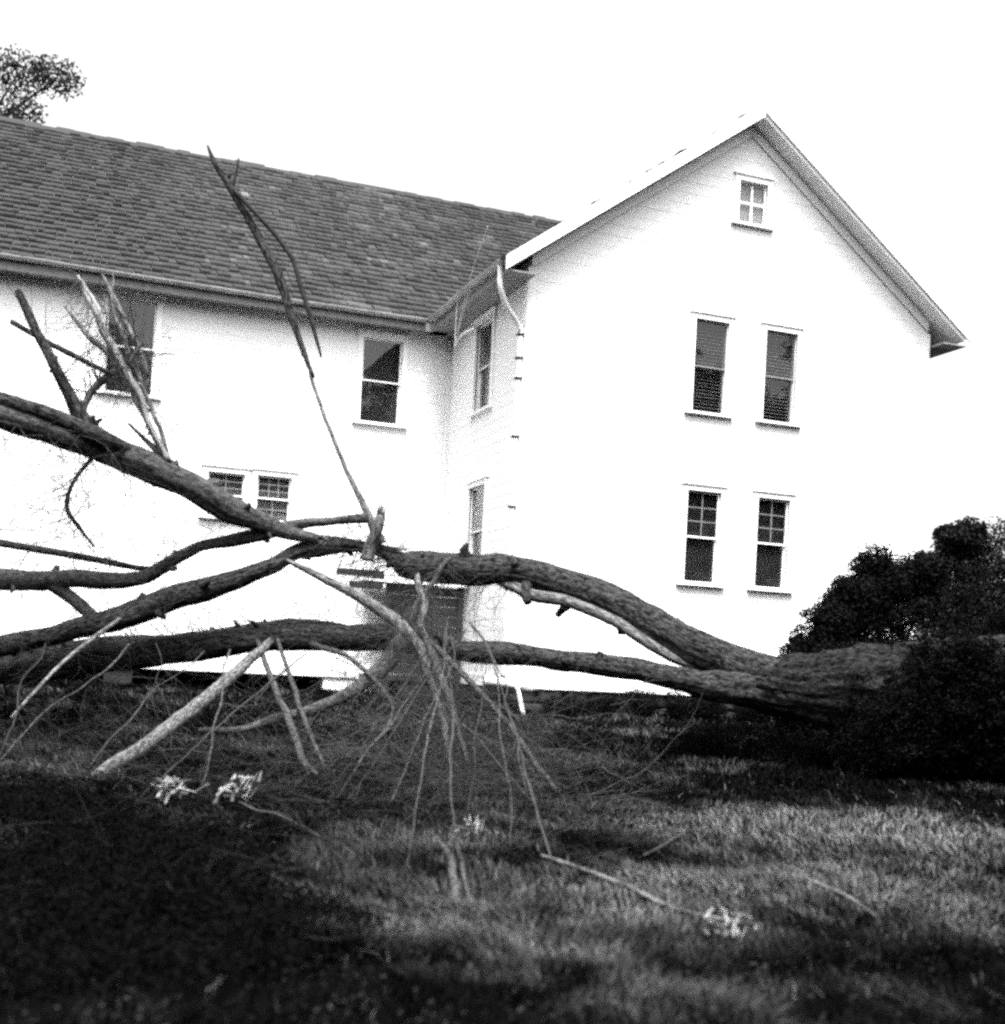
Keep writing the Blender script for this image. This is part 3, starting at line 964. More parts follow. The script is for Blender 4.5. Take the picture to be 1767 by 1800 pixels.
# ------------------------------------------------------------------ trees and branches
# waypoints (x, y, z, radius) in metres
LIMBS = {
 'trunk': [(10.054,10.337,1.210,0.6447), (9.065,10.920,1.187,0.5784), (8.392,11.491,1.202,0.4668), (8.040,11.836,1.202,0.3726), (7.680,12.077,1.211,0.3117), (7.321,12.211,1.244,0.2608), (7.039,12.423,1.322,0.1666)],
 'upper': [(7.739,12.055,1.234,0.2671), (7.314,12.214,1.390,0.2353), (7.009,12.327,1.533,0.2099), (6.766,12.418,1.629,0.2035), (6.445,12.644,1.817,0.2050), (6.057,12.896,2.057,0.1935), (5.665,13.149,2.222,0.1754), (5.050,13.379,2.359,0.1624), (4.624,13.538,2.350,0.1754), (4.258,13.674,2.344,0.1819), (4.044,13.754,2.358,0.1689), (3.904,13.806,2.364,0.1429), (3.792,13.848,2.410,0.0845), (3.630,13.855,2.476,0.0453), (3.373,13.898,2.524,0.0355), (3.131,13.988,2.524,0.0290)],
 'upper_pale': [(7.078,12.302,1.326,0.0382), (6.667,12.348,1.433,0.0505), (6.303,12.484,1.636,0.0632), (6.041,12.689,1.833,0.0636), (5.594,12.962,2.029,0.0641), (5.232,13.098,2.081,0.0705), (5.053,13.271,2.172,0.0645), (4.872,13.445,2.259,0.0455)],
 'upper_stub': [(5.172,13.227,2.224,0.0710), (5.124,13.084,2.067,0.0574), (5.127,13.030,1.989,0.0445)],
 'lower': [(7.713,12.011,1.183,0.2535), (7.306,12.056,1.140,0.1888), (6.926,12.145,1.159,0.1505), (6.688,12.234,1.210,0.1317), (6.140,12.545,1.317,0.1200), (5.586,12.859,1.350,0.1145), (5.022,13.176,1.403,0.1217), (4.451,13.495,1.437,0.1226), (3.869,13.820,1.530,0.1494), (3.284,14.145,1.500,0.1505), (2.671,14.373,1.474,0.1374), (2.062,14.600,1.370,0.1505), (1.454,14.827,1.253,0.1505), (0.839,14.950,1.150,0.1559), (-0.008,15.160,1.017,0.1613), (-0.848,15.473,0.876,0.1613)],
 'low_side': [(3.427,14.198,1.574,0.0856), (2.971,14.582,1.632,0.0801), (2.364,14.915,1.548,0.0874), (1.688,15.274,1.399,0.0880), (0.874,15.684,1.288,0.1022), (-0.014,16.016,1.140,0.1090), (-0.904,16.348,1.025,0.1090)],
 'mid': [(-0.885,15.274,1.942,0.1209), (-0.039,14.958,1.974,0.1145), (0.484,14.763,2.014,0.1018), (1.019,14.563,2.054,0.0827), (1.282,14.465,2.183,0.0763), (1.599,14.347,2.422,0.0636), (1.952,14.215,2.523,0.0700), (2.364,14.061,2.647,0.0763), (2.737,14.028,2.752,0.0577), (3.095,13.895,2.809,0.0448), (3.424,13.772,2.852,0.0577)],
 'mid_stick': [(-0.793,15.346,2.420,0.0448), (-0.056,15.071,2.331,0.0416), (0.537,14.850,2.253,0.0384), (1.021,14.669,2.175,0.0320), (1.287,14.516,2.173,0.0255)],
 'mid_fork': [(0.068,14.918,1.979,0.0827), (0.344,14.815,1.803,0.0763), (0.588,14.617,1.590,0.0695), (0.742,14.560,1.472,0.0568)],
 'diag': [(-0.834,15.041,1.106,0.1066), (-0.009,14.733,1.324,0.1066), (0.501,14.543,1.489,0.1129), (0.907,14.391,1.611,0.1317), (1.377,14.323,1.840,0.1389), (1.785,14.170,1.975,0.1263), (2.149,14.141,2.126,0.1018), (2.441,14.032,2.275,0.0827), (2.691,14.046,2.442,0.0833), (2.929,13.957,2.506,0.1089), (3.130,13.989,2.537,0.0968), (3.432,13.876,2.540,0.0581), (3.823,13.837,2.529,0.0390)],
 'diag_arc': [(0.871,14.298,1.600,0.0249), (0.542,13.887,1.332,0.0240), (0.260,13.352,1.086,0.0200), (0.015,12.803,0.808,0.0164), (-0.180,12.342,0.571,0.0131)],
 'left': [(-0.901,14.105,3.749,0.1524), (-0.110,13.917,3.532,0.1506), (0.448,13.922,3.381,0.1379), (0.977,13.938,3.239,0.1522), (1.523,13.948,3.049,0.1421), (1.908,14.018,2.868,0.1442), (2.253,13.996,2.746,0.1074), (2.573,13.983,2.651,0.0763), (2.904,13.859,2.586,0.0509)],
 'left_fork': [(0.764,13.858,3.303,0.1023), (0.512,13.898,3.462,0.1020), (0.350,13.905,3.637,0.0896), (0.195,13.910,3.935,0.0655), (0.043,13.860,4.173,0.0561), (-0.138,13.927,4.489,0.0502), (-0.351,14.007,4.921,0.0413)],
 'left_upper': [(-0.903,14.053,3.868,0.0759), (-0.117,13.813,3.673,0.0762), (0.265,13.777,3.558,0.0768), (0.550,13.724,3.439,0.0889), (0.911,13.909,3.338,0.0607), (1.272,13.935,3.232,0.0429), (1.636,13.906,3.117,0.0247)],
 'left_stick': [(-0.398,14.238,4.645,0.0270), (-0.080,14.119,4.470,0.0270), (0.236,14.001,4.318,0.0300), (0.526,13.947,4.194,0.0241), (0.787,13.902,4.110,0.0151)],
 'left_spur': [(1.395,13.942,3.184,0.0492), (1.211,13.958,3.327,0.0429), (1.014,13.978,3.499,0.0275), (0.820,13.997,3.670,0.0152)],
 'left_drop': [(0.481,13.910,3.280,0.0240), (0.298,14.032,3.007,0.0211), (0.243,14.105,2.738,0.0272), (0.382,14.160,2.513,0.0183), (0.536,14.209,2.346,0.0123)],
 'tall': [(2.828,14.283,4.483,0.0261), (2.757,14.341,4.695,0.0294), (2.624,14.444,5.127,0.0427), (2.436,14.568,5.657,0.0593), (2.173,14.719,6.188,0.0496), (1.897,14.876,6.688,0.0431), (1.710,14.946,6.977,0.0298), (1.614,14.981,7.165,0.0133)],
 'tall_lo': [(3.587,13.818,2.593,0.0710), (3.512,13.846,2.783,0.0548), (3.411,13.884,3.004,0.0419), (3.236,14.002,3.376,0.0291), (3.078,14.115,3.765,0.0260), (2.902,14.234,4.234,0.0228), (2.809,14.300,4.529,0.0229)],
 'tall_twig1': [(1.897,14.876,6.688,0.0265), (1.933,14.862,6.856,0.0166), (1.956,14.854,7.037,0.0099)],
 'tall2': [(1.875,14.863,6.706,0.0265), (2.092,14.696,6.437,0.0264), (2.318,14.612,6.212,0.0264), (2.563,14.520,5.862,0.0296), (2.703,14.468,5.493,0.0296), (2.832,14.420,5.117,0.0264), (2.929,14.384,4.760,0.0132)],
 'stub': [(3.463,13.811,2.390,0.0836), (3.502,13.796,2.585,0.0771), (3.543,13.728,2.743,0.0705), (3.572,13.717,2.898,0.0545)],
 'b1': [(2.549,14.419,1.461,0.0458), (2.357,14.010,1.322,0.0507), (2.100,13.519,1.152,0.0609), (1.744,12.798,0.917,0.0658), (1.429,12.169,0.723,0.0676), (1.051,11.349,0.514,0.0625), (0.647,10.432,0.337,0.0568), (0.272,9.665,0.173,0.0416)],
 'b2': [(3.886,13.600,1.555,0.1089), (3.602,13.279,1.245,0.0996), (3.305,13.069,1.020,0.0761), (3.016,12.857,0.859,0.0595), (2.647,12.781,0.707,0.0557), (2.286,12.702,0.612,0.0462), (1.936,12.620,0.504,0.0369), (1.577,12.860,0.472,0.0258)],
 'b3': [(2.362,14.382,1.432,0.0260), (2.362,13.955,1.272,0.0284), (2.358,13.209,0.977,0.0330), (2.314,11.945,0.628,0.0354), (2.233,10.801,0.355,0.0297), (2.248,10.155,0.271,0.0257), (2.381,9.145,0.168,0.0171)],
 'b4': [(2.580,14.301,1.462,0.0195), (2.551,13.778,1.282,0.0219), (2.561,12.920,0.845,0.0266), (2.498,11.876,0.518,0.0218), (2.429,10.834,0.306,0.0150)],
 'c1': [(2.544,13.994,2.363,0.0191), (2.902,13.753,2.160,0.0442), (3.181,13.543,2.031,0.0564), (3.458,13.332,1.842,0.0622), (3.702,13.135,1.660,0.0680), (3.840,12.870,1.444,0.0609), (3.910,12.630,1.118,0.0540), (3.907,12.204,0.749,0.0407), (3.768,11.402,0.377,0.0273), (3.771,11.295,0.304,0.0189)],
 'c1a': [(3.779,11.398,0.366,0.0191), (3.452,10.773,0.207,0.0128), (3.227,10.110,0.039,0.0096), (3.040,9.539,-0.083,0.0068)],
 'c1b': [(3.759,11.299,0.342,0.0189), (3.686,10.472,0.190,0.0151), (3.491,9.798,0.032,0.0118), (3.316,9.223,-0.119,0.0067)],
 'c1c': [(3.767,11.403,0.404,0.0164), (3.359,10.914,0.253,0.0104), (2.851,9.930,0.059,0.0070)],
 'c2': [(3.927,12.944,1.553,0.0429), (3.961,12.504,1.194,0.0476), (3.981,12.070,0.816,0.0346), (3.928,11.556,0.506,0.0249), (3.781,10.757,0.265,0.0155), (3.679,9.941,0.111,0.0096)],
 'c3': [(3.909,13.164,1.554,0.0249), (3.999,12.917,1.483,0.0307), (4.170,12.320,1.160,0.0325), (4.338,11.616,0.794,0.0282), (4.269,10.788,0.544,0.0237), (4.102,9.677,0.299,0.0191), (4.024,8.959,0.203,0.0178), (3.935,8.138,0.080,0.0102)],
 'c4': [(4.064,13.747,2.333,0.0260), (3.968,13.462,2.151,0.0382), (3.997,13.238,1.923,0.0439), (3.916,13.055,1.665,0.0371), (3.944,12.831,1.419,0.0304)],
 'c5': [(4.438,13.607,2.418,0.0260), (4.284,13.451,2.429,0.0320), (4.145,13.396,2.192,0.0286), (3.921,13.266,1.919,0.0313), (3.817,13.199,1.661,0.0249)],
 'spray': [(2.855,14.305,1.477,0.0294), (3.001,14.037,1.393,0.0323), (3.228,13.312,1.257,0.0247), (3.440,12.378,0.812,0.0174), (2.868,11.204,0.374,0.0104)],
 'st1': [(2.702,6.463,0.035,0.0111), (2.777,5.795,-0.014,0.0131), (2.818,5.246,-0.047,0.0121), (2.953,4.929,-0.030,0.0077), (3.078,4.775,-0.018,0.0050)],
 'st2': [(3.841,5.718,-0.018,0.0091), (3.843,5.450,-0.022,0.0103), (3.751,5.058,-0.043,0.0082), (3.648,4.723,-0.058,0.0052)],
 'st3': [(2.203,6.756,-0.017,0.0129), (2.126,6.358,-0.090,0.0198), (1.961,5.779,-0.135,0.0222), (1.817,5.299,-0.186,0.0178)],
 'st4': [(2.302,6.772,0.011,0.0097), (2.181,6.337,-0.056,0.0122), (2.042,5.856,-0.127,0.0113), (1.925,5.419,-0.169,0.0078)],
 'st5': [(1.316,8.368,0.080,0.0075), (1.442,7.787,0.027,0.0089), (1.583,7.094,-0.014,0.0065)],
 'st6': [(3.330,6.442,0.029,0.0065), (3.928,7.073,0.123,0.0073), (4.400,7.537,0.165,0.0059)],
 'left_p1': [(0.262,14.418,5.260,0.0093), (0.338,14.390,5.115,0.0278), (0.461,14.238,4.872,0.0460), (0.647,14.115,4.520,0.0458), (0.831,13.993,4.182,0.0396), (1.022,13.975,3.836,0.0367), (1.266,13.884,3.267,0.0306)],
 'left_p2': [(0.499,14.544,5.381,0.0063), (0.563,14.520,5.259,0.0219), (0.719,14.355,4.914,0.0280), (0.936,14.167,4.466,0.0247), (1.009,14.033,4.213,0.0184)],
 'left_p3': [(0.322,13.969,3.662,0.0360), (0.426,14.037,3.958,0.0393), (0.589,14.030,4.159,0.0364), (0.785,14.010,4.302,0.0274), (0.916,13.961,4.552,0.0183)],
 'fan00': [(4.013,13.125,1.418,0.0133), (3.864,12.377,1.172,0.0053), (3.712,11.630,0.976,0.0106), (3.570,10.878,0.721,0.0052), (3.456,10.117,0.448,0.0035), (3.420,9.326,0.242,0.0066)],
 'fan01': [(4.436,12.968,1.724,0.0133), (4.168,11.591,1.451,0.0120), (3.816,10.245,1.101,0.0059), (3.453,8.904,0.764,0.0052), (3.050,7.578,0.500,0.0080), (2.690,6.236,0.163,0.0066)],
 'fan02': [(4.094,13.095,1.431,0.0133), (3.769,12.237,1.230,0.0066), (3.353,11.413,0.965,0.0059), (2.927,10.592,0.686,0.0093), (2.510,9.768,0.506,0.0080), (2.089,8.946,0.230,0.0030)],
 'fan03': [(4.405,12.979,1.656,0.0059), (3.918,12.081,1.381,0.0080), (3.415,11.188,1.082,0.0106), (2.936,10.287,0.755,0.0093), (2.511,9.365,0.518,0.0044), (2.024,8.467,0.221,0.0030)],
 'fan04': [(4.693,12.871,1.325,0.0059), (4.566,12.086,1.065,0.0066), (4.273,11.362,0.906,0.0071), (4.112,10.588,0.697,0.0093), (3.868,9.846,0.467,0.0080), (3.656,9.092,0.238,0.0044)],
 'fan05': [(4.205,13.054,1.733,0.0089), (3.748,11.668,1.461,0.0053), (3.288,10.283,1.135,0.0071), (2.784,8.914,0.807,0.0093), (2.300,7.538,0.500,0.0053), (1.825,6.158,0.161,0.0030)],
 'fan06': [(4.650,12.888,1.386,0.0059), (4.266,11.941,1.182,0.0053), (3.911,10.984,0.882,0.0106), (3.528,10.037,0.657,0.0093), (3.194,9.071,0.431,0.0044), (2.812,8.124,0.210,0.0066)],
 'fan07': [(4.193,13.058,1.693,0.0089), (3.774,11.789,1.402,0.0053), (3.436,10.490,1.101,0.0059), (3.047,9.209,0.770,0.0093), (2.630,7.939,0.505,0.0080), (2.263,6.650,0.173,0.0030)],
 'fan08': [(4.237,13.042,1.587,0.0089), (3.964,12.026,1.302,0.0080), (3.514,11.077,1.006,0.0071), (3.091,10.117,0.769,0.0052), (2.678,9.154,0.471,0.0035), (2.249,8.197,0.214,0.0066)],
 'fan09': [(4.067,13.105,1.529,0.0059), (3.697,12.375,1.273,0.0080), (3.348,11.637,1.047,0.0106), (2.932,10.923,0.755,0.0062), (2.570,10.190,0.508,0.0053), (2.167,9.472,0.245,0.0044)],
 'fan10': [(3.926,13.158,1.306,0.0133), (3.774,12.206,1.074,0.0080), (3.667,11.236,0.842,0.0106), (3.592,10.256,0.656,0.0052), (3.514,9.275,0.451,0.0053), (3.465,8.285,0.214,0.0030)],
 'fan11': [(4.620,12.899,1.452,0.0089), (4.258,11.618,1.225,0.0053), (3.845,10.355,0.979,0.0059), (3.404,9.104,0.706,0.0062), (3.023,7.830,0.401,0.0053), (2.554,6.589,0.171,0.0030)],
 'fan12': [(0.102,14.585,1.277,0.0133), (0.051,13.663,1.118,0.0080), (-0.118,12.786,0.896,0.0071), (-0.130,11.850,0.629,0.0093), (-0.207,10.939,0.428,0.0053), (-0.252,10.015,0.260,0.0037)],
 'fan13': [(2.779,13.586,1.316,0.0059), (2.334,12.630,1.089,0.0120), (1.921,11.662,0.883,0.0071), (1.485,10.703,0.658,0.0062), (1.090,9.728,0.453,0.0053), (0.674,8.761,0.228,0.0044)],
 'fan14': [(0.962,14.264,1.313,0.0133), (0.726,13.487,1.069,0.0120), (0.423,12.735,0.859,0.0071), (0.145,11.974,0.696,0.0062), (-0.054,11.183,0.506,0.0080), (-0.282,10.403,0.270,0.0066)],
 'fan15': [(1.226,14.166,1.332,0.0089), (1.268,13.763,1.121,0.0053), (1.185,13.408,0.932,0.0059), (1.266,12.991,0.712,0.0062), (1.270,12.603,0.552,0.0053), (1.247,12.226,0.315,0.0066)],
 'fan16': [(1.735,13.975,1.270,0.0074), (1.402,13.221,1.033,0.0066), (1.089,12.459,0.882,0.0047), (0.853,11.669,0.655,0.0093), (0.602,10.884,0.476,0.0044), (0.373,10.091,0.263,0.0066)],
 'fan17': [(1.995,13.879,1.293,0.0133), (1.796,12.905,1.124,0.0080), (1.652,11.912,0.829,0.0106), (1.463,10.936,0.630,0.0093), (1.315,9.944,0.468,0.0080), (1.118,8.970,0.232,0.0030)],
 'left_p4': [(0.150,14.460,4.932,0.0093), (0.344,14.281,4.670,0.0276), (0.554,14.149,4.411,0.0367), (0.735,14.028,4.147,0.0365), (0.953,13.947,3.762,0.0304), (1.176,13.917,3.354,0.0275)],
 'left_p5': [(0.620,14.392,5.420,0.0062), (0.652,14.326,5.034,0.0186), (0.765,14.231,4.655,0.0247), (0.881,14.081,4.237,0.0276), (1.060,13.960,3.746,0.0244), (1.218,13.902,3.308,0.0244)],
}


def limb(name, key, m, parent, off, sides=16, step=0.09, seed=1, rough=0.07, furrow=0.05, splinter=None, wob=0.0, knots=0, **k):
    Q = catmull(LIMBS[key], step)
    ts = TubeSet()
    ts.add(Q, sides, seed, rough=rough, furrow=furrow, wob=wob)
    rk = np.random.default_rng(seed + 500)
    T_, N_, B_ = frames(Q)
    for _ in range(knots):                      # broken side stubs and knots
        i = int(rk.uniform(0.08, 0.92) * (len(Q) - 1))
        a = rk.uniform(0, 6.28)
        out = N_[i] * math.cos(a) + B_[i] * math.sin(a)
        dr = out + T_[i] * rk.uniform(0.1, 0.9)
        dr /= np.linalg.norm(dr)
        r_ = Q[i, 3]
        L_ = r_ * rk.uniform(0.2, 1.1)
        p_ = Q[i, :3] + out * r_ * 0.55
        w_ = r_ * rk.uniform(0.2, 0.5)
        ts.add(np.array([[*p_, w_ * 1.5], [*(p_ + dr * (r_ * .55)), w_ * 1.1], [*(p_ + dr * (r_ * .5 + L_ * .6)), w_ * .85], [*(p_ + dr * (r_ * .5 + L_) + rk.normal(size=3) * w_ * .5), w_ * rk.uniform(.3, .7)]]), 10, seed + _, rough=0.25)
    o = ts.build(name, m, parent, off, **k)
    if splinter:
        c, r = Q[-1, :3], Q[-1, 3]
        d = Q[-1, :3] - Q[-3, :3]
        d /= np.linalg.norm(d)
        t2 = TubeSet()
        rg = random.Random(seed)
        for i in range(splinter):
            a = rg.uniform(0, 6.28)
            b = np.array([rg.gauss(0, 1), rg.gauss(0, 1), rg.gauss(0, 1)])
            b -= d * (b @ d)
            b /= np.linalg.norm(b)
            s = c - d * r * 0.5 + b * r * rg.uniform(0.3, 0.9)
            L = r * rg.uniform(1.0, 4.2)
            e = s + d * L + b * L * rg.uniform(-0.1, 0.35)
            w_ = r * rg.uniform(0.12, 0.3)
            t2.add(np.array([[*s, w_], [*((s + e) / 2), w_ * 0.7], [*e, 0.003]]), 5, i, rough=0.1)
        t2.build('splintered_end', M_PALE, o, off)
    return o


def twig_paths(Q, n, lmin, lmax, r0, rg, bias=(0, 0, -0.3), spread=1.0, sub=3, t0=0.1, t1=1.0):
    """wavy twigs leaving a branch, with side twigs of their own"""
    out = []
    for _ in range(n):
        k = int((t0 + (t1 - t0) * rg.random()) * (len(Q) - 1))
        p = Q[k, :3].copy()
        tan = Q[min(k + 1, len(Q) - 1), :3] - Q[max(k - 1, 0), :3]
        tan /= np.linalg.norm(tan) + 1e-9
        d = tan * 0.6 + spread * rg.normal(size=3) * 0.7 + np.array(bias)
        d /= np.linalg.norm(d)
        out += grow(p, d, rg.uniform(lmin, lmax), r0 * rg.uniform(0.6, 1.2), rg, sub, bias)
    return out


def grow(p, d, L, r, rg, sub, bias):
    n = max(4, int(L / 0.09))
    q = [[*p, r]]
    d = d.copy()
    paths = []
    for i in range(n):
        d = d + rg.normal(size=3) * 0.14 + np.array(bias) * 0.05
        d /= np.linalg.norm(d)
        p = p + d * L / n
        gz = float(ground_z(p[0], p[1])) + 0.015
        if p[2] < gz:
            p[2] = gz
            d[2] = abs(d[2]) * 0.3
        q.append([*p, r * (1 - 0.75 * (i + 1) / n)])
        if sub and rg.random() < 0.9 * sub / n and i > 0:
            d2 = d + rg.normal(size=3) * 0.55
            d2 /= np.linalg.norm(d2)
            paths += grow(p.copy(), d2, L * rg.uniform(0.3, 0.6), r * 0.55, rg, sub - 2, bias)
    paths.append(np.array(q))
    return paths


def add_twigs(name, key, m, parent, off, n, lmin, lmax, r0, seed, **k):
    rg = np.random.default_rng(seed)
    Q = catmull(LIMBS[key], 0.1)
    ts = TubeSet()
    for i, q in enumerate(twig_paths(Q, n, lmin, lmax, r0, rg, **k)):
        ts.add(q, 4 if q[0, 3] > 0.006 else 3, i, rough=0.0)
    return ts.build(name, m, parent, off, kind='stuff')


def base(key, i=0):
    p = LIMBS[key][i]
    return (p[0], p[1], float(ground_z(p[0], p[1])))


ft = empty('fallen_tree', base('trunk', 1), 'huge fallen tree, dark forked trunk lying across the lawn from the right', 'fallen tree')
FO = tuple(ft.location)
trunk = limb('trunk', 'trunk', M_BARK_D, ft, FO, 96, 0.03, 2, 0.16, 0.075)

o = limb('limb', 'upper', M_BARK, ft, FO, 48, 0.03, 6, 0.13, 0.08, splinter=14, knots=6, wob=0.02)
add_twigs('twigs', 'upper', M_TWIG, o, FO, 150, 0.3, 1.0, 0.0055, 21, bias=(-0.2, -0.2, -0.5), t0=0.6)
limb('peeled_branch', 'upper_pale', M_PALE, ft, FO, 14, 0.05, 9, 0.12, 0.0)
limb('branch_stub', 'upper_stub', M_BARK, ft, FO, 12, 0.03, 8, 0.1, 0.0)
o = limb('limb', 'lower', M_BARK, ft, FO, 40, 0.035, 7, 0.14, 0.08, knots=16, wob=0.03)
add_twigs('twigs', 'lower', M_TWIG, o, FO, 170, 0.25, 1.0, 0.005, 22, bias=(-0.2, -0.1, 0.2), t0=0.40, t1=0.9)
o = limb('limb', 'low_side', M_BARK, ft, FO, 20, 0.06, 12, 0.14, 0.05, knots=9, wob=0.03)
add_twigs('twigs', 'low_side', M_TWIG, o, FO, 110, 0.25, 0.9, 0.005, 23, bias=(-0.2, 0, 0.35))
for key, n, s in (('c1', 40, 31), ('c2', 34, 32), ('c3', 26, 33), ('c1a', 12, 34), ('c1b', 12, 35), ('c1c', 12, 36), ('c4', 26, 37), ('c5', 22, 38), ('spray', 26, 39)):
    o = limb('branch', key, M_BARK_L if key not in ('c1', 'c4') else M_PALE, ft, FO, 10, 0.07, s, 0.08, 0.0, wob=0.02)
    add_twigs('twigs', key, M_TWIG_P if n < 30 else M_TWIG, o, FO, int(n * 1.9), 0.3, 1.3, 0.005, s, bias=(0.0, -0.3, -0.4), t0=0.25, sub=4)

for i, key in enumerate(sorted(k for k in LIMBS if k.startswith('fan'))):
    o = limb('branch', key, (M_TWIG, M_TWIG_P, M_BARK_L)[i % 3], ft, FO, 6, 0.08, 200 + i, 0.05, 0.0, wob=0.014)
    add_twigs('twigs', key, (M_TWIG, M_TWIG_P)[i % 2], o, FO, 9, 0.25, 0.9, 0.004, 240 + i, bias=(0.0, -0.3, -0.3), t0=0.2, sub=4)

mt = empty('fallen_crown_limb', base('mid', 1), 'grey crown limb with a fork lying level in front of the lower windows', 'fallen limb')
MO = tuple(mt.location)
o = limb('limb', 'mid', M_BARK_L, mt, MO, 18, 0.06, 41, 0.16, 0.05, knots=9, wob=0.03)
add_twigs('twigs', 'mid', M_TWIG, o, MO, 110, 0.4, 1.2, 0.0045, 42, bias=(-0.2, 0, 0.2), t1=0.7)
limb('branch', 'mid_stick', M_BARK, mt, MO, 10, 0.08, 43, 0.08, 0.0)
limb('branch', 'mid_fork', M_BARK_L, mt, MO, 14, 0.05, 44, 0.1, 0.0)

dt = empty('fallen_crown_limb', base('diag', 1), 'dark crown limb slanting up from the left edge towards the splintered middle', 'fallen limb')
DO = tuple(dt.location)
o = limb('limb', 'diag', M_BARK, dt, DO, 32, 0.04, 51, 0.14, 0.08, splinter=10, knots=10, wob=0.03)
add_twigs('twigs', 'diag', M_TWIG, o, DO, 90, 0.3, 1.0, 0.0045, 52, bias=(0, -0.2, 0))
limb('branch', 'diag_arc', M_PALE, dt, DO, 8, 0.08, 53, 0.06, 0.0)

lt = empty('broken_limb', base('left', 1), 'thick broken limb sloping down from the left edge past the paired lower windows', 'fallen limb')
LO = tuple(lt.location)
o = limb('limb', 'left', M_BARK_L, lt, LO, 36, 0.04, 61, 0.14, 0.07, splinter=9, knots=8, wob=0.02)
limb('limb', 'left_upper', M_BARK, lt, LO, 20, 0.05, 62, 0.08, 0.04)
o2 = limb('limb', 'left_fork', M_BARK, lt, LO, 20, 0.05, 63, 0.15, 0.06, knots=5, wob=0.02)
limb('branch', 'left_stick', M_BARK, lt, LO, 10, 0.07, 64, 0.1, 0.0)
limb('branch', 'left_spur', M_BARK_L, lt, LO, 12, 0.05, 65, 0.15, 0.0)
o3 = limb('branch', 'left_drop', M_BARK_L, lt, LO, 8, 0.06, 66, 0.1, 0.0, wob=0.03)
add_twigs('twigs', 'left_drop', M_TWIG_P, o3, LO, 40, 0.4, 1.3, 0.005, 67, bias=(-0.4, 0, 0.0), sub=4)
limb('peeled_branch', 'left_p1', M_WOOD, lt, LO, 12, 0.05, 163, 0.3, 0.1, wob=0.09, knots=8)
limb('peeled_branch', 'left_p4', M_PALE, lt, LO, 10, 0.06, 173, 0.25, 0.05, wob=0.08, knots=5)
limb('peeled_branch', 'left_p5', M_PALE, lt, LO, 10, 0.06, 174, 0.25, 0.05, wob=0.08, knots=5)
limb('peeled_branch', 'left_p2', M_PALE, lt, LO, 8, 0.06, 164, 0.2, 0.0, wob=0.03, knots=3)
o4 = limb('branch', 'left_p3', M_BARK_L, lt, LO, 10, 0.06, 165, 0.1, 0.0)
add_twigs('twigs', 'left_p3', M_TWIG, o4, LO, 60, 0.2, 0.7, 0.006, 166, bias=(-0.2, 0, 0.1), sub=4)
add_twigs('twigs', 'left', M_TWIG_P, o4, LO, 130, 0.4, 1.4, 0.004, 167, bias=(-0.3, 0, -0.4), sub=4, t0=0.0, t1=0.5)
add_twigs('twigs', 'left_p1', M_TWIG_P, o4, LO, 120, 0.2, 0.9, 0.005, 168, bias=(-0.3, 0, 0), sub=4, t0=0.0, t1=0.8)
add_twigs('twigs', 'left_fork', M_TWIG, o2, LO, 16, 0.3, 0.9, 0.005, 68, bias=(0.1, 0, 0.3))

tt = empty('leaning_branch', base('tall', 0), 'tall thin bare branch leaning up across the roof to the ridge', 'branch')
TO = tuple(tt.location)
limb('stem', 'tall', M_BARK, tt, TO, 12, 0.05, 71, 0.16, 0.0, wob=0.03, knots=6)
limb('glare_pale_stem', 'tall_lo', M_PALE, tt, TO, 10, 0.05, 75, 0.16, 0.0, wob=0.02, knots=3, label='lower part of the leaning branch, coloured pale for glare')  # pale colour paints the glare over the lower stem
limb('side_twig', 'tall_twig1', M_TWIG, tt, TO, 6, 0.05, 72, 0.05, 0.0)
limb('side_branch', 'tall2', M_TWIG, tt, TO, 8, 0.08, 73, 0.08, 0.0, wob=0.03)
sb = empty('broken_stub', base('stub', 0), 'short upright splintered stub at the foot of the leaning branch', 'stub')
limb('stem', 'stub', M_PALE, sb, tuple(sb.location), 22, 0.02, 74, 0.3, 0.12, splinter=12)
for key, nm, m, lab, n in (
        ('b1', 'broken_branch', M_PALE, 'pale peeled branch sloping down to the grass at far left', 14),
        ('b2', 'broken_branch', M_BARK_L, 'grey crooked branch propped from the lower trunk down to the left', 18),
        ('b3', 'broken_branch', M_BARK_L, 'slender elbowed branch hanging from the lower limb, its end on the grass', 10),
        ('b4', 'broken_branch', M_BARK_L, 'short slender branch hanging just right of the elbowed one', 8)):
    e = empty(nm, base(key, -1), lab, 'branch', 'broken branches on the lawn')
    o = limb('stem', key, m, e, tuple(e.location), 12, 0.06, 80 + n, 0.08, 0.0, wob=0.015)
    add_twigs('twigs', key, M_TWIG, o, tuple(e.location), n, 0.3, 0.9, 0.005, 90 + n, bias=(0, -0.2, -0.2), sub=4)
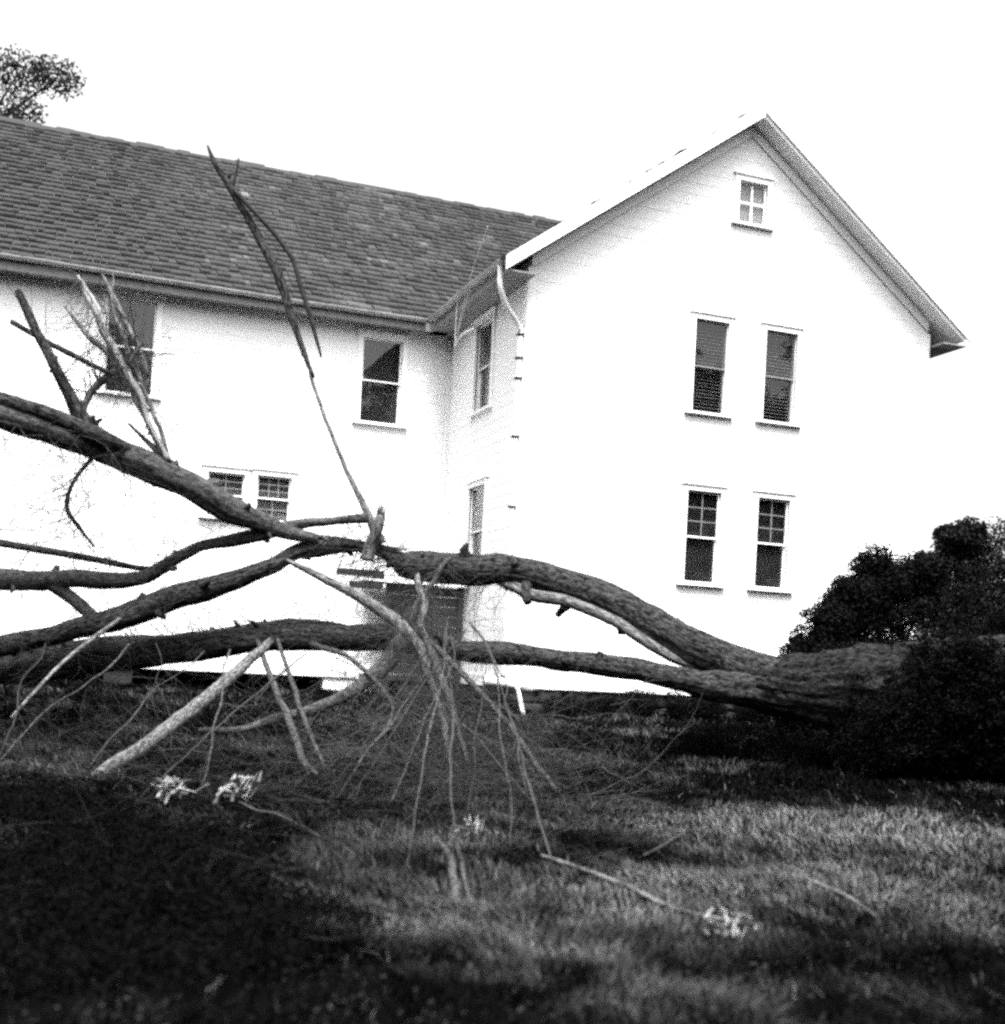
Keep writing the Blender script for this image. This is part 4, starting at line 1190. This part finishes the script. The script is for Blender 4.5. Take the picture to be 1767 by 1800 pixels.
for key, m, lab in (('st1', M_PALE, 'long pale stick lying in the foreground grass'),
                    ('st2', M_PALE, 'curved pale stick lying in the foreground grass at lower right'),
                    ('st3', M_BARK_L, 'thicker of two grey stalks in the bottom middle foreground'),
                    ('st4', M_BARK_L, 'thinner of two grey stalks in the bottom middle foreground'),
                    ('st5', M_TWIG_P, 'thin twig in the dark grass at left of the foreground'),
                    ('st6', M_TWIG_P, 'thin twig in the pale grass right of the middle')):
    Q = catmull(LIMBS[key], 0.06)
    Q[:, 2] = np.maximum(ground_z(Q[:, 0], Q[:, 1]) + Q[:, 3] * 0.6 + 0.05, 0)
    ts = TubeSet()
    ts.add(Q, 8, 4, rough=0.1, wob=0.012)
    b_ = (Q[0, 0], Q[0, 1], float(ground_z(Q[0, 0], Q[0, 1])))
    link('fallen_stick', mixed_mesh('fallen_stick', np.vstack(ts.V) - np.array(b_), np.vstack(ts.F), np.vstack(ts.T), np.vstack(ts.B)), m, None, lab, 'stick', 'loose sticks in the grass').location = b_


# ------------------------------------------------------------------ leaves
def leaf_cloud(lumps, n, size, lo, hi, seed, shell=0.55, flat=0.0):
    rg = np.random.default_rng(seed)
    L = np.array(lumps, float)
    vol = L[:, 3] * L[:, 4] * L[:, 5]
    idx = rg.choice(len(L), n, p=vol ** 0.7 / (vol ** 0.7).sum())
    d = rg.normal(size=(n, 3))
    d /= np.linalg.norm(d, axis=1)[:, None]
    # lumpy radius: leaves gather in clumps
    lump = 0.75 + 0.5 * fbm(d[:, 0] * 3 + idx * 3.3, d[:, 1] * 3 + d[:, 2] * 2.3, seed, 3)
    rad = (shell + (1 - shell) * rg.random(n) ** 0.6) * lump
    c = L[idx, :3] + d * L[idx, 3:6] * rad[:, None]
    nrm = d * 0.6 + rg.normal(size=(n, 3)) * 0.7 + np.array([0, 0, 0.3])
    nrm /= np.linalg.norm(nrm, axis=1)[:, None]
    t = np.cross(nrm, rg.normal(size=(n, 3)))
    t /= np.linalg.norm(t, axis=1)[:, None]
    b = np.cross(nrm, t)
    s = size * rg.uniform(0.6, 1.4, n)[:, None]
    V = np.stack([c - t * s, c + b * s * 0.42 + nrm * s * 0.12, c + t * s, c - b * s * 0.42 + nrm * s * 0.12], 1).reshape(-1, 3)
    F = np.arange(n * 4).reshape(n, 4)
    val = lo + (hi - lo) * rg.random(n) ** 2
    return V, F, val


def foliage(name, lumps, n, size, lo, hi, seed, parent, off, **k):
    V, F, val = leaf_cloud(lumps, n, size, lo, hi, seed, **k)
    me = fast_mesh(name, V - np.array(off), F, False, {'val': ('FLOAT', 'FACE', val)})
    return link(name, me, M_LEAF, parent, kind='stuff')


def stems(name, roots, tips, r, parent, off, m, seed):
    rg = np.random.default_rng(seed)
    ts = TubeSet()
    for i, tp in enumerate(tips):
        a = np.array(roots[i % len(roots)], float)
        b = np.array(tp, float)
        mid = (a + b) / 2 + rg.normal(size=3) * 0.06 * np.linalg.norm(b - a)
        ts.add(catmull([(*a, r), (*mid, r * 0.7), (*b, r * 0.25)], 0.2), 6, i, rough=0.05)
    return ts.build(name, m, parent, off)


def clumped(big, n, rs, seed):
    """break big lumps into many smaller ones sitting on their surfaces"""
    rg = np.random.default_rng(seed)
    out = []
    for b in big:
        out.append((b[0], b[1], b[2], b[3] * .8, b[4] * .8, b[5] * .8))
        for _ in range(n):
            d = rg.normal(size=3)
            d /= np.linalg.norm(d)
            e = rg.uniform(*rs)
            out.append((*(np.array(b[:3]) + d * np.array(b[3:]) * rg.uniform(.7, 1.0)), e, e, e * rg.uniform(.6, 1)))
    return out


sh = empty('shrub', (12.2, 15.4, 0.38), 'big dark leafy shrub at right standing behind the fallen trunk', 'shrub')
SO = tuple(sh.location)
lum = [(11.5, 15.0, 1.6, .85, .8, 1.15), (12.3, 15.1, 1.9, .9, .9, 1.25), (13.3, 15.3, 1.9, 1.0, 1.0, 1.25), (10.75, 15.05, 1.35, .5, .5, .65),
       (11.2, 14.6, 1.1, .8, .6, .7), (12.4, 14.3, 1.2, 1.0, .6, .85), (13.5, 14.5, 1.3, 1.0, .7, 1.0), (10.4, 15.1, 0.95, .4, .4, .5), (14.4, 15.4, 1.9, 1.0, 1.0, 1.4),
       (11.15, 15.1, 2.15, .5, .45, .6), (10.85, 15.0, 1.85, .35, .35, .4), (10.2, 15.2, 1.15, .22, .22, .25), (11.7, 15.1, 2.65, .5, .45, .45), (11.15, 15.0, 2.5, .4, .4, .35), (12.2, 15.1, 2.9, .5, .45, .4), (10.75, 15.0, 2.2, .25, .25, .3), (10.45, 15.05, 1.6, .3, .3, .35), (11.4, 15.0, 2.75, .35, .35, .3), (10.1, 15.1, .85, .3, .3, .35),
       (10.3, 15.0, 1.75, .28, .28, .3), (10.55, 15.0, 2.15, .28, .28, .3), (10.85, 15.0, 2.5, .3, .3, .3), (11.3, 15.0, 2.85, .3, .3, .28), (10.0, 15.1, 1.35, .25, .25, .3)]
foliage('foliage', clumped(lum, 14, (.12, .30), 4), 180000, 0.030, 0.002, 0.011, 5, sh, SO, shell=0.35)
stems('stem', [(12, 15.2, .4), (12.6, 15.3, .4), (11.6, 15.1, .4)], [tuple(l[:3]) for l in lum], 0.04, sh, SO, M_BARK_D, 6)
s2 = empty('shrub', (14.2, 16.2, 0.4), 'taller dark bush rising at the right edge behind the big shrub', 'shrub')
lum = [(13.9, 16.2, 3.0, .75, .7, 1.0), (14.8, 16.4, 3.2, .9, .8, 1.2), (14.3, 16.3, 1.6, 1.0, .8, 1.2), (13.45, 16.0, 3.55, .4, .35, .22)]
foliage('foliage', clumped(lum, 12, (.12, .3), 5), 50000, 0.032, 0.003, 0.02, 8, s2, tuple(s2.location), shell=0.35)
stems('stem', [(14.2, 16.2, .35)], [tuple(l[:3]) for l in lum], 0.03, s2, tuple(s2.location), M_BARK_D, 9)
Q = catmull(LIMBS['trunk'], 0.1)
s3 = empty('shrub', (10.6, 11.6, 0.29), 'black leaf mass at right, added as shade over the thick end of the fallen trunk', 'shrub')  # black leaves added to darken the trunk end like deep shade
rg = np.random.default_rng(47)
lum = []
for k in range(26):
    t = k / 25
    q = Q[int((0.60 * (1 - t)) * (len(Q) - 1))]
    for _ in range(4):
        x, y = q[0] + rg.normal(0, .12) - .10, q[1] + rg.normal(0, .2) - .42 - .15 * t
        g = float(ground_z(x, y))
        top = (q[2] + q[3] * (-.2 + 1.4 * min(1, t * 4.5))) + rg.normal(0, .07)
        hh = max(.12, (top - g) / 2)
        lum.append((x, y, g + hh, .22 + .12 * t, .24 + .15 * t, hh))
foliage('foliage', clumped(lum, 3, (.08, .18), 6), 190000, 0.022, 0.0008, 0.006, 18, s3, tuple(s3.location), shell=0.35)
stems('stem', [(10.6, 11.6, .3), (11.3, 11.2, .3), (10, 12, .3)], [tuple(l[:3]) for l in lum[::4]], 0.02, s3, tuple(s3.location), M_BARK_D, 10)

bt = empty('standing_tree', (-3.0, 39.0, 0.57), 'leafy tree standing behind the house, showing above the roof at top left', 'tree')
BO = tuple(bt.location)
ts = TubeSet()
ts.add(catmull([(-3, 39, .3, .42), (-2.9, 39, 5, .34), (-3.1, 38.9, 10, .26), (-2.9, 39, 15, .13), (-2.7, 39, 18.5, .04)], 0.4), 14, 2, rough=.05)
ts.build('trunk', M_BARK, bt, BO)
lum = [(-3.2, 38.8, 17.0, 1.8, 1.7, 1.1), (-1.2, 38.0, 17.3, 1.0, 1.0, .6), (-2.6, 38.6, 15.6, 1.8, 1.6, 1.2), (-1.5, 38.0, 14.4, 1.0, 1.0, .9), (-4.2, 39, 14.6, 1.9, 1.7, 1.6),
       (-0.15, 37.8, 17.3, .8, .8, .55), (-1.0, 37.8, 16.2, .7, .7, .5), (-0.9, 37.6, 14.6, .7, .6, .7)]
stems('branch', [(-3, 39, 10), (-3, 39, 13), (-2.9, 39, 15)], [tuple(l[:3]) for l in lum], 0.08, bt, BO, M_BARK, 3)
foliage('crown', lum, 16000, 0.07, 0.015, 0.06, 12, bt, BO, shell=0.3)

# near-black leaf heap standing in for shade on the near left
hp = empty('shade_heap', (0.6, 5.9, 0.15), 'near-black leaf heap added as shade on the near left lawn', 'shade heap')
hl = []
rg = np.random.default_rng(44)
for x, y, r, h in ((0.55, 5.6, .55, .16), (0.75, 6.3, .5, .17), (0.35, 6.6, .45, .15), (0.95, 5.1, .45, .12), (0.25, 5.2, .45, .15), (0.4, 7.3, .55, .15), (-0.1, 6.0, .5, .14), (0.6, 4.6, .5, .12), (0.05, 4.6, .5, .12), (0.1, 7.9, .5, .15)):
    hl.append((x, y, float(ground_z(x, y)) + h * 0.5, r, r, h))
foliage('foliage', hl, 70000, 0.013, 0.0006, 0.003, 14, hp, tuple(hp.location), shell=0.2)
ts = TubeSet()
for i in range(36):
    x, y = rg.uniform(-0.4, 1.2), rg.uniform(4.4, 8.0)
    for q in grow(np.array([x, y, float(ground_z(x, y)) + rg.uniform(.05, .25)]), np.array([rg.normal(), rg.normal(), rg.normal() * .25]) / 1.4, rg.uniform(.3, .7), .0022, rg, 3, (0, 0, 0)):
        ts.add(q, 3, i, rough=0)
ts.build('twigs', M_TWIG, hp, tuple(hp.location), kind='stuff')

ug = empty('undergrowth', (9.3, 12.2, 0.3), 'near-black leaves added as shadow in front of and under the fallen trunk at right', 'undergrowth')  # near-black leaf mounds stand in for the trunk's contact shadow
ul = []
rg = np.random.default_rng(45)
for i in range(34):
    t = i / 33
    x, y = 7.2 + 5.6 * t + rg.normal(0, .2), 13.0 - 2.6 * t + rg.normal(0, .35)
    h = rg.uniform(.2, .42)
    ul.append((x, y, float(ground_z(x, y)) + h * .3, rg.uniform(.35, .6), rg.uniform(.3, .5), h))
foliage('foliage', ul, 90000, 0.018, 0.0008, 0.004, 15, ug, tuple(ug.location), shell=0.2)

wd_ = empty('undergrowth', (11.0, 19.6, 0.5), 'dark weeds growing along the foot of the gable wall behind the trunk', 'undergrowth')
ul = []
for i in range(40):
    t = i / 39
    x, y = 8.3 + 7.4 * t + rg.normal(0, .1), 19.45 + rg.normal(0, .15)
    h = rg.uniform(.22, .34) * min(1, .55 + t * 2)
    ul.append((x, y, float(ground_z(x, y)) + h * .8, rg.uniform(.2, .35), rg.uniform(.2, .3), h))
foliage('foliage', ul, 50000, 0.022, 0.001, 0.007, 25, wd_, tuple(wd_.location), shell=0.2)

# unseen wood behind the viewer, added and made tall to block low sky light
wl_ = []
rg = np.random.default_rng(46)
ts = TubeSet()
for i in range(26):
    a = -1.9 + 3.8 * i / 25
    R = rg.uniform(17, 22)
    x, y = 3 + R * math.sin(a) * 1.25, 6 - R * math.cos(a)
    hh = rg.uniform(14, 19)
    ts.add(catmull([(x, y, -0.5, .3), (x + .2, y, 3, .22), (x, y + .2, hh * .8, .08)], .6), 8, i, rough=.05)
    for k in range(8):
        wl_.append((x + rg.normal(0, 1.2), y + rg.normal(0, 1.0), hh * rg.uniform(.2, .85), rg.uniform(1.6, 2.6), rg.uniform(1.6, 2.4), rg.uniform(1.8, 3.0)))
V, F, val = leaf_cloud(wl_, 80000, 0.40, 0.006, 0.03, 77, shell=0.3)
me = fast_mesh('unseen_woodland', np.vstack([V]), F, False, {'val': ('FLOAT', 'FACE', val)})
link('unseen_woodland', me, M_LEAF, None, 'dark edge of woodland behind the viewer, added to block low sky light', 'unseen_woodland', kind='stuff')
ts.build('unseen_woodland_trunks', M_BARK, None, (0, 0, 0), label='bare trunks added along the edge of the woodland', cat='unseen_woodland', kind='stuff')


# pale splintered wood lying in the grass
spm = MB()
spm.hexa([(-.5, -.09, -.05), (.5, -.03, -.02), (.45, .03, -.02), (-.5, .09, -.05), (-.48, -.07, .05), (.5, -.02, .02), (.44, .03, .02), (-.46, .07, .06)])
SPM = spm.mesh('splinter')
SPM.materials.append(M_WOOD)
SPM2 = spm.mesh('splinter')
SPM2.materials.append(M_PALE)
rq = random.Random(5)
for x, y, s, lab in ((0.90, 8.6, .15, 'left one of two bright heaps of split wood on the left lawn'),
                     (1.30, 8.45, .17, 'right one of two bright heaps of split wood on the left lawn'),
                     (2.79, 4.6, .11, 'small pale heap of split wood at the bottom right foreground'),
                     (2.48, 7.0, .10, 'pale bits of split wood in the middle foreground')):
    z = float(ground_z(x, y))
    e = empty('split_wood', (x, y, z), lab, 'wood debris', 'pale split wood on the lawn')
    for i in range(26):
        o = link('splinter', SPM if rq.random() < .6 else SPM2, None, e)
        o.location = (rq.gauss(0, .45) * s, rq.gauss(0, .35) * s, 0.05 + rq.uniform(0, 1.0) * s)
        o.scale = (s * rq.uniform(.4, .95), s * rq.uniform(.4, .9), s * rq.uniform(.4, .9))
        o.rotation_euler = (rq.uniform(-1, 1), rq.uniform(-1.1, .6), rq.gauss(0.9, .7))

# torn wires hanging from the wing eave
wr = empty('torn_wire', (7.0, 22.0, 7.9), 'torn pale wires dangling from the gutter by the side window', 'wire')
WO = tuple(wr.location)
for pts, r in (([(6.98, 22.0, 8.0), (6.97, 22.02, 7.5), (6.97, 22.0, 7.1), (7.0, 22.02, 6.85)], .008),
               ([(6.97, 22.0, 7.0), (6.95, 21.85, 7.12), (6.95, 21.5, 7.22), (6.97, 21.0, 7.2)], .02),
               ([(6.98, 21.3, 8.0), (6.96, 21.6, 7.6), (6.97, 21.95, 7.15), (7.05, 22.1, 6.4)], .007),
               ([(7.0, 22.03, 6.9), (7.02, 21.7, 7.0)], .008),
               ([(7.02, 20.6, 8.9), (7.0, 21.3, 8.3), (6.98, 21.9, 7.4), (7.05, 22.3, 6.2)], .006)):
    ts = TubeSet()
    ts.add(catmull([(*p, r) for p in pts], .05), 6, 2, rough=0)
    ts.build('strand', M_WIRE, wr, WO)


# ------------------------------------------------------------------ grass, litter, small twigs
def dry_and_lit(x, y):
    """bleached grass (1) against dark green grass (0); blobs paint light and shade in"""
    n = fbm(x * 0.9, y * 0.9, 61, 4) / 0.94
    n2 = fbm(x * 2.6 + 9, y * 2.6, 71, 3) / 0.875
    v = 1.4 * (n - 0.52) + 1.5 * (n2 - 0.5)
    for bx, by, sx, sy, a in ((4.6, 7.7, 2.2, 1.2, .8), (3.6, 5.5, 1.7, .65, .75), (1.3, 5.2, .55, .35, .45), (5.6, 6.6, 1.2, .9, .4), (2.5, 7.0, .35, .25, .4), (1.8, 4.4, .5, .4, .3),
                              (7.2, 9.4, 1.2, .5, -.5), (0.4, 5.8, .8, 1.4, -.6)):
        v = v + a * np.exp(-((x - bx) / sx) ** 2 - ((y - by) / sy) ** 2)  # blobs paint patches of light and shade into the grass colour
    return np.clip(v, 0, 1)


def scatter(n, dmin, dmax, rg, power=0.55):
    """points over the ground ahead, denser near the viewer's end of the lawn"""
    d = dmin * (dmax / dmin) ** (rg.random(n) ** power)
    a = rg.uniform(-0.50, 0.50, n)
    x = d * np.sin(YAW + a)
    y = d * np.cos(YAW + a)
    ok = ~(((y > V1 - 0.05) & (x > U0 - 0.1)) | (y > V2 - 0.1))
    return x[ok], y[ok], d[ok]


rg = np.random.default_rng(17)
x, y, d = scatter(330000, 3.2, 25, rg, 0.8)
tuft = vnoise(x * 4.5, y * 4.5, 33)
keep = rg.random(len(x)) < 0.35 + 0.8 * tuft
x, y, d, tuft = x[keep], y[keep], d[keep], tuft[keep]
n = len(x)
z = ground_z(x, y) - 0.01
h = (0.035 + 0.085 * tuft * rg.random(n) + 0.03 * rg.random(n)) * (0.85 + 0.02 * d)
th = rg.uniform(0, 2 * math.pi, n)
lean = rg.uniform(0.2, 1.5, n)
comb = 2.0 * math.pi * vnoise(x * 0.8, y * 0.8, 5)
dirx = np.cos(th) * 1.0 + 0.6 * np.cos(comb)
diry = np.sin(th) * 1.0 + 0.6 * np.sin(comb)
wd = 0.0022 + 0.00045 * d
px, py = -np.sin(th) * wd, np.cos(th) * wd
b0 = np.stack([x - px, y - py, z], -1)
b1 = np.stack([x + px, y + py, z], -1)
mx, my, mz = x + dirx * h * lean * .3, y + diry * h * lean * .3, z + h * .62
m0 = np.stack([mx - px * .75, my - py * .75, mz], -1)
m1 = np.stack([mx + px * .75, my + py * .75, mz], -1)
tp = np.stack([x + dirx * h * lean * .85, y + diry * h * lean * .85, z + h * (1.0 - 0.25 * lean * .5)], -1)
V = np.stack([b0, b1, m1, m0, tp], 1).reshape(-1, 3)
i5 = np.arange(n) * 5
tri = np.concatenate([np.stack([i5, i5 + 1, i5 + 2], -1), np.stack([i5, i5 + 2, i5 + 3], -1), np.stack([i5 + 3, i5 + 2, i5 + 4], -1)])
dv = dry_and_lit(x, y)
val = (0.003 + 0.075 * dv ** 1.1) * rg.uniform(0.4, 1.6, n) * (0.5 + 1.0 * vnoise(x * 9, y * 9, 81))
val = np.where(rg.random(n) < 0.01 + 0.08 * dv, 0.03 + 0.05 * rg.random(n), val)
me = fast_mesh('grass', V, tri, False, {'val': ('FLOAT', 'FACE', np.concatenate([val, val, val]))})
link('grass', me, M_GRASS, None, 'rough lawn of dark and bleached grass, with light and shade painted in', 'grass', kind='stuff')

# leaf litter and broken bits
x, y, d = scatter(26000, 3.4, 16, rg, 0.9)
n = len(x)
c = np.stack([x, y, ground_z(x, y) + rg.uniform(0.015, 0.06, n)], -1)
nr = rg.normal(size=(n, 3)) * .5 + np.array([0, 0, 1])
nr /= np.linalg.norm(nr, axis=1)[:, None]
t = np.cross(nr, rg.normal(size=(n, 3)))
t /= np.linalg.norm(t, axis=1)[:, None]
b = np.cross(nr, t)
s = rg.uniform(.006, .018, n)[:, None]
V = np.stack([c - t * s, c + b * s * .5, c + t * s, c - b * s * .5], 1).reshape(-1, 3)
val = 0.005 + 0.03 * rg.random(n) ** 3 + 0.03 * dry_and_lit(x, y) * rg.random(n)
me = fast_mesh('leaf_litter', V, np.arange(n * 4).reshape(n, 4), False, {'val': ('FLOAT', 'FACE', val)})
link('leaf_litter', me, M_LITTER, None, 'fallen leaves and bark bits strewn through the grass', 'leaf litter', kind='stuff')

ts = TubeSet()
k = 0
for cx, cy, sx, sy, num in ((2.2, 8.6, 1.0, 1.6, 150), (1.2, 10.5, 1.6, 2.0, 150), (0.2, 11.5, 1.2, 1.8, 90), (2.6, 6.6, 1.2, .8, 30), (3.2, 11.5, 1.4, 1.5, 80)):
    for i in range(num):
        x, y = rg.normal(cx, sx * .7), rg.normal(cy, sy * .7)
        p = np.array([x, y, float(ground_z(x, y)) + abs(rg.normal(0, .10)) + .02])
        dd = np.array([rg.normal(), rg.normal() * 1.2, rg.normal() * .45])
        for q in grow(p, dd / np.linalg.norm(dd), rg.uniform(.25, 1.0), rg.uniform(.0015, .0036), rg, 4, (0, 0, -.2)):
            ts.add(q, 3, k, rough=0)
            k += 1
ts.build('brushwood', M_TWIG, None, (0, 0, 0), label='tangle of thin twigs strewn over the left and middle lawn', cat='brushwood', kind='stuff')

ts = TubeSet()
k = 0
for i in range(210):                              # crushed crown under the break: finer twigs piled up to knee height
    x, y = rg.normal(3.75, .75), rg.normal(11.6, 1.1)
    p = np.array([x, y, float(ground_z(x, y)) + abs(rg.normal(0, .32)) + .03])
    dd = np.array([rg.normal() * .8, rg.normal() * .8 - .3, rg.normal() * .7])
    for q in grow(p, dd / np.linalg.norm(dd), rg.uniform(.35, 1.1), rg.uniform(.0028, .0050), rg, 3, (0, -.1, -.3)):
        ts.add(q, 3, k, rough=0)
        k += 1
ts.build('brushwood', M_TWIG_P, None, (0, 0, 0), label='pale twig tangle piled under the trunk break in the middle', cat='brushwood', kind='stuff')
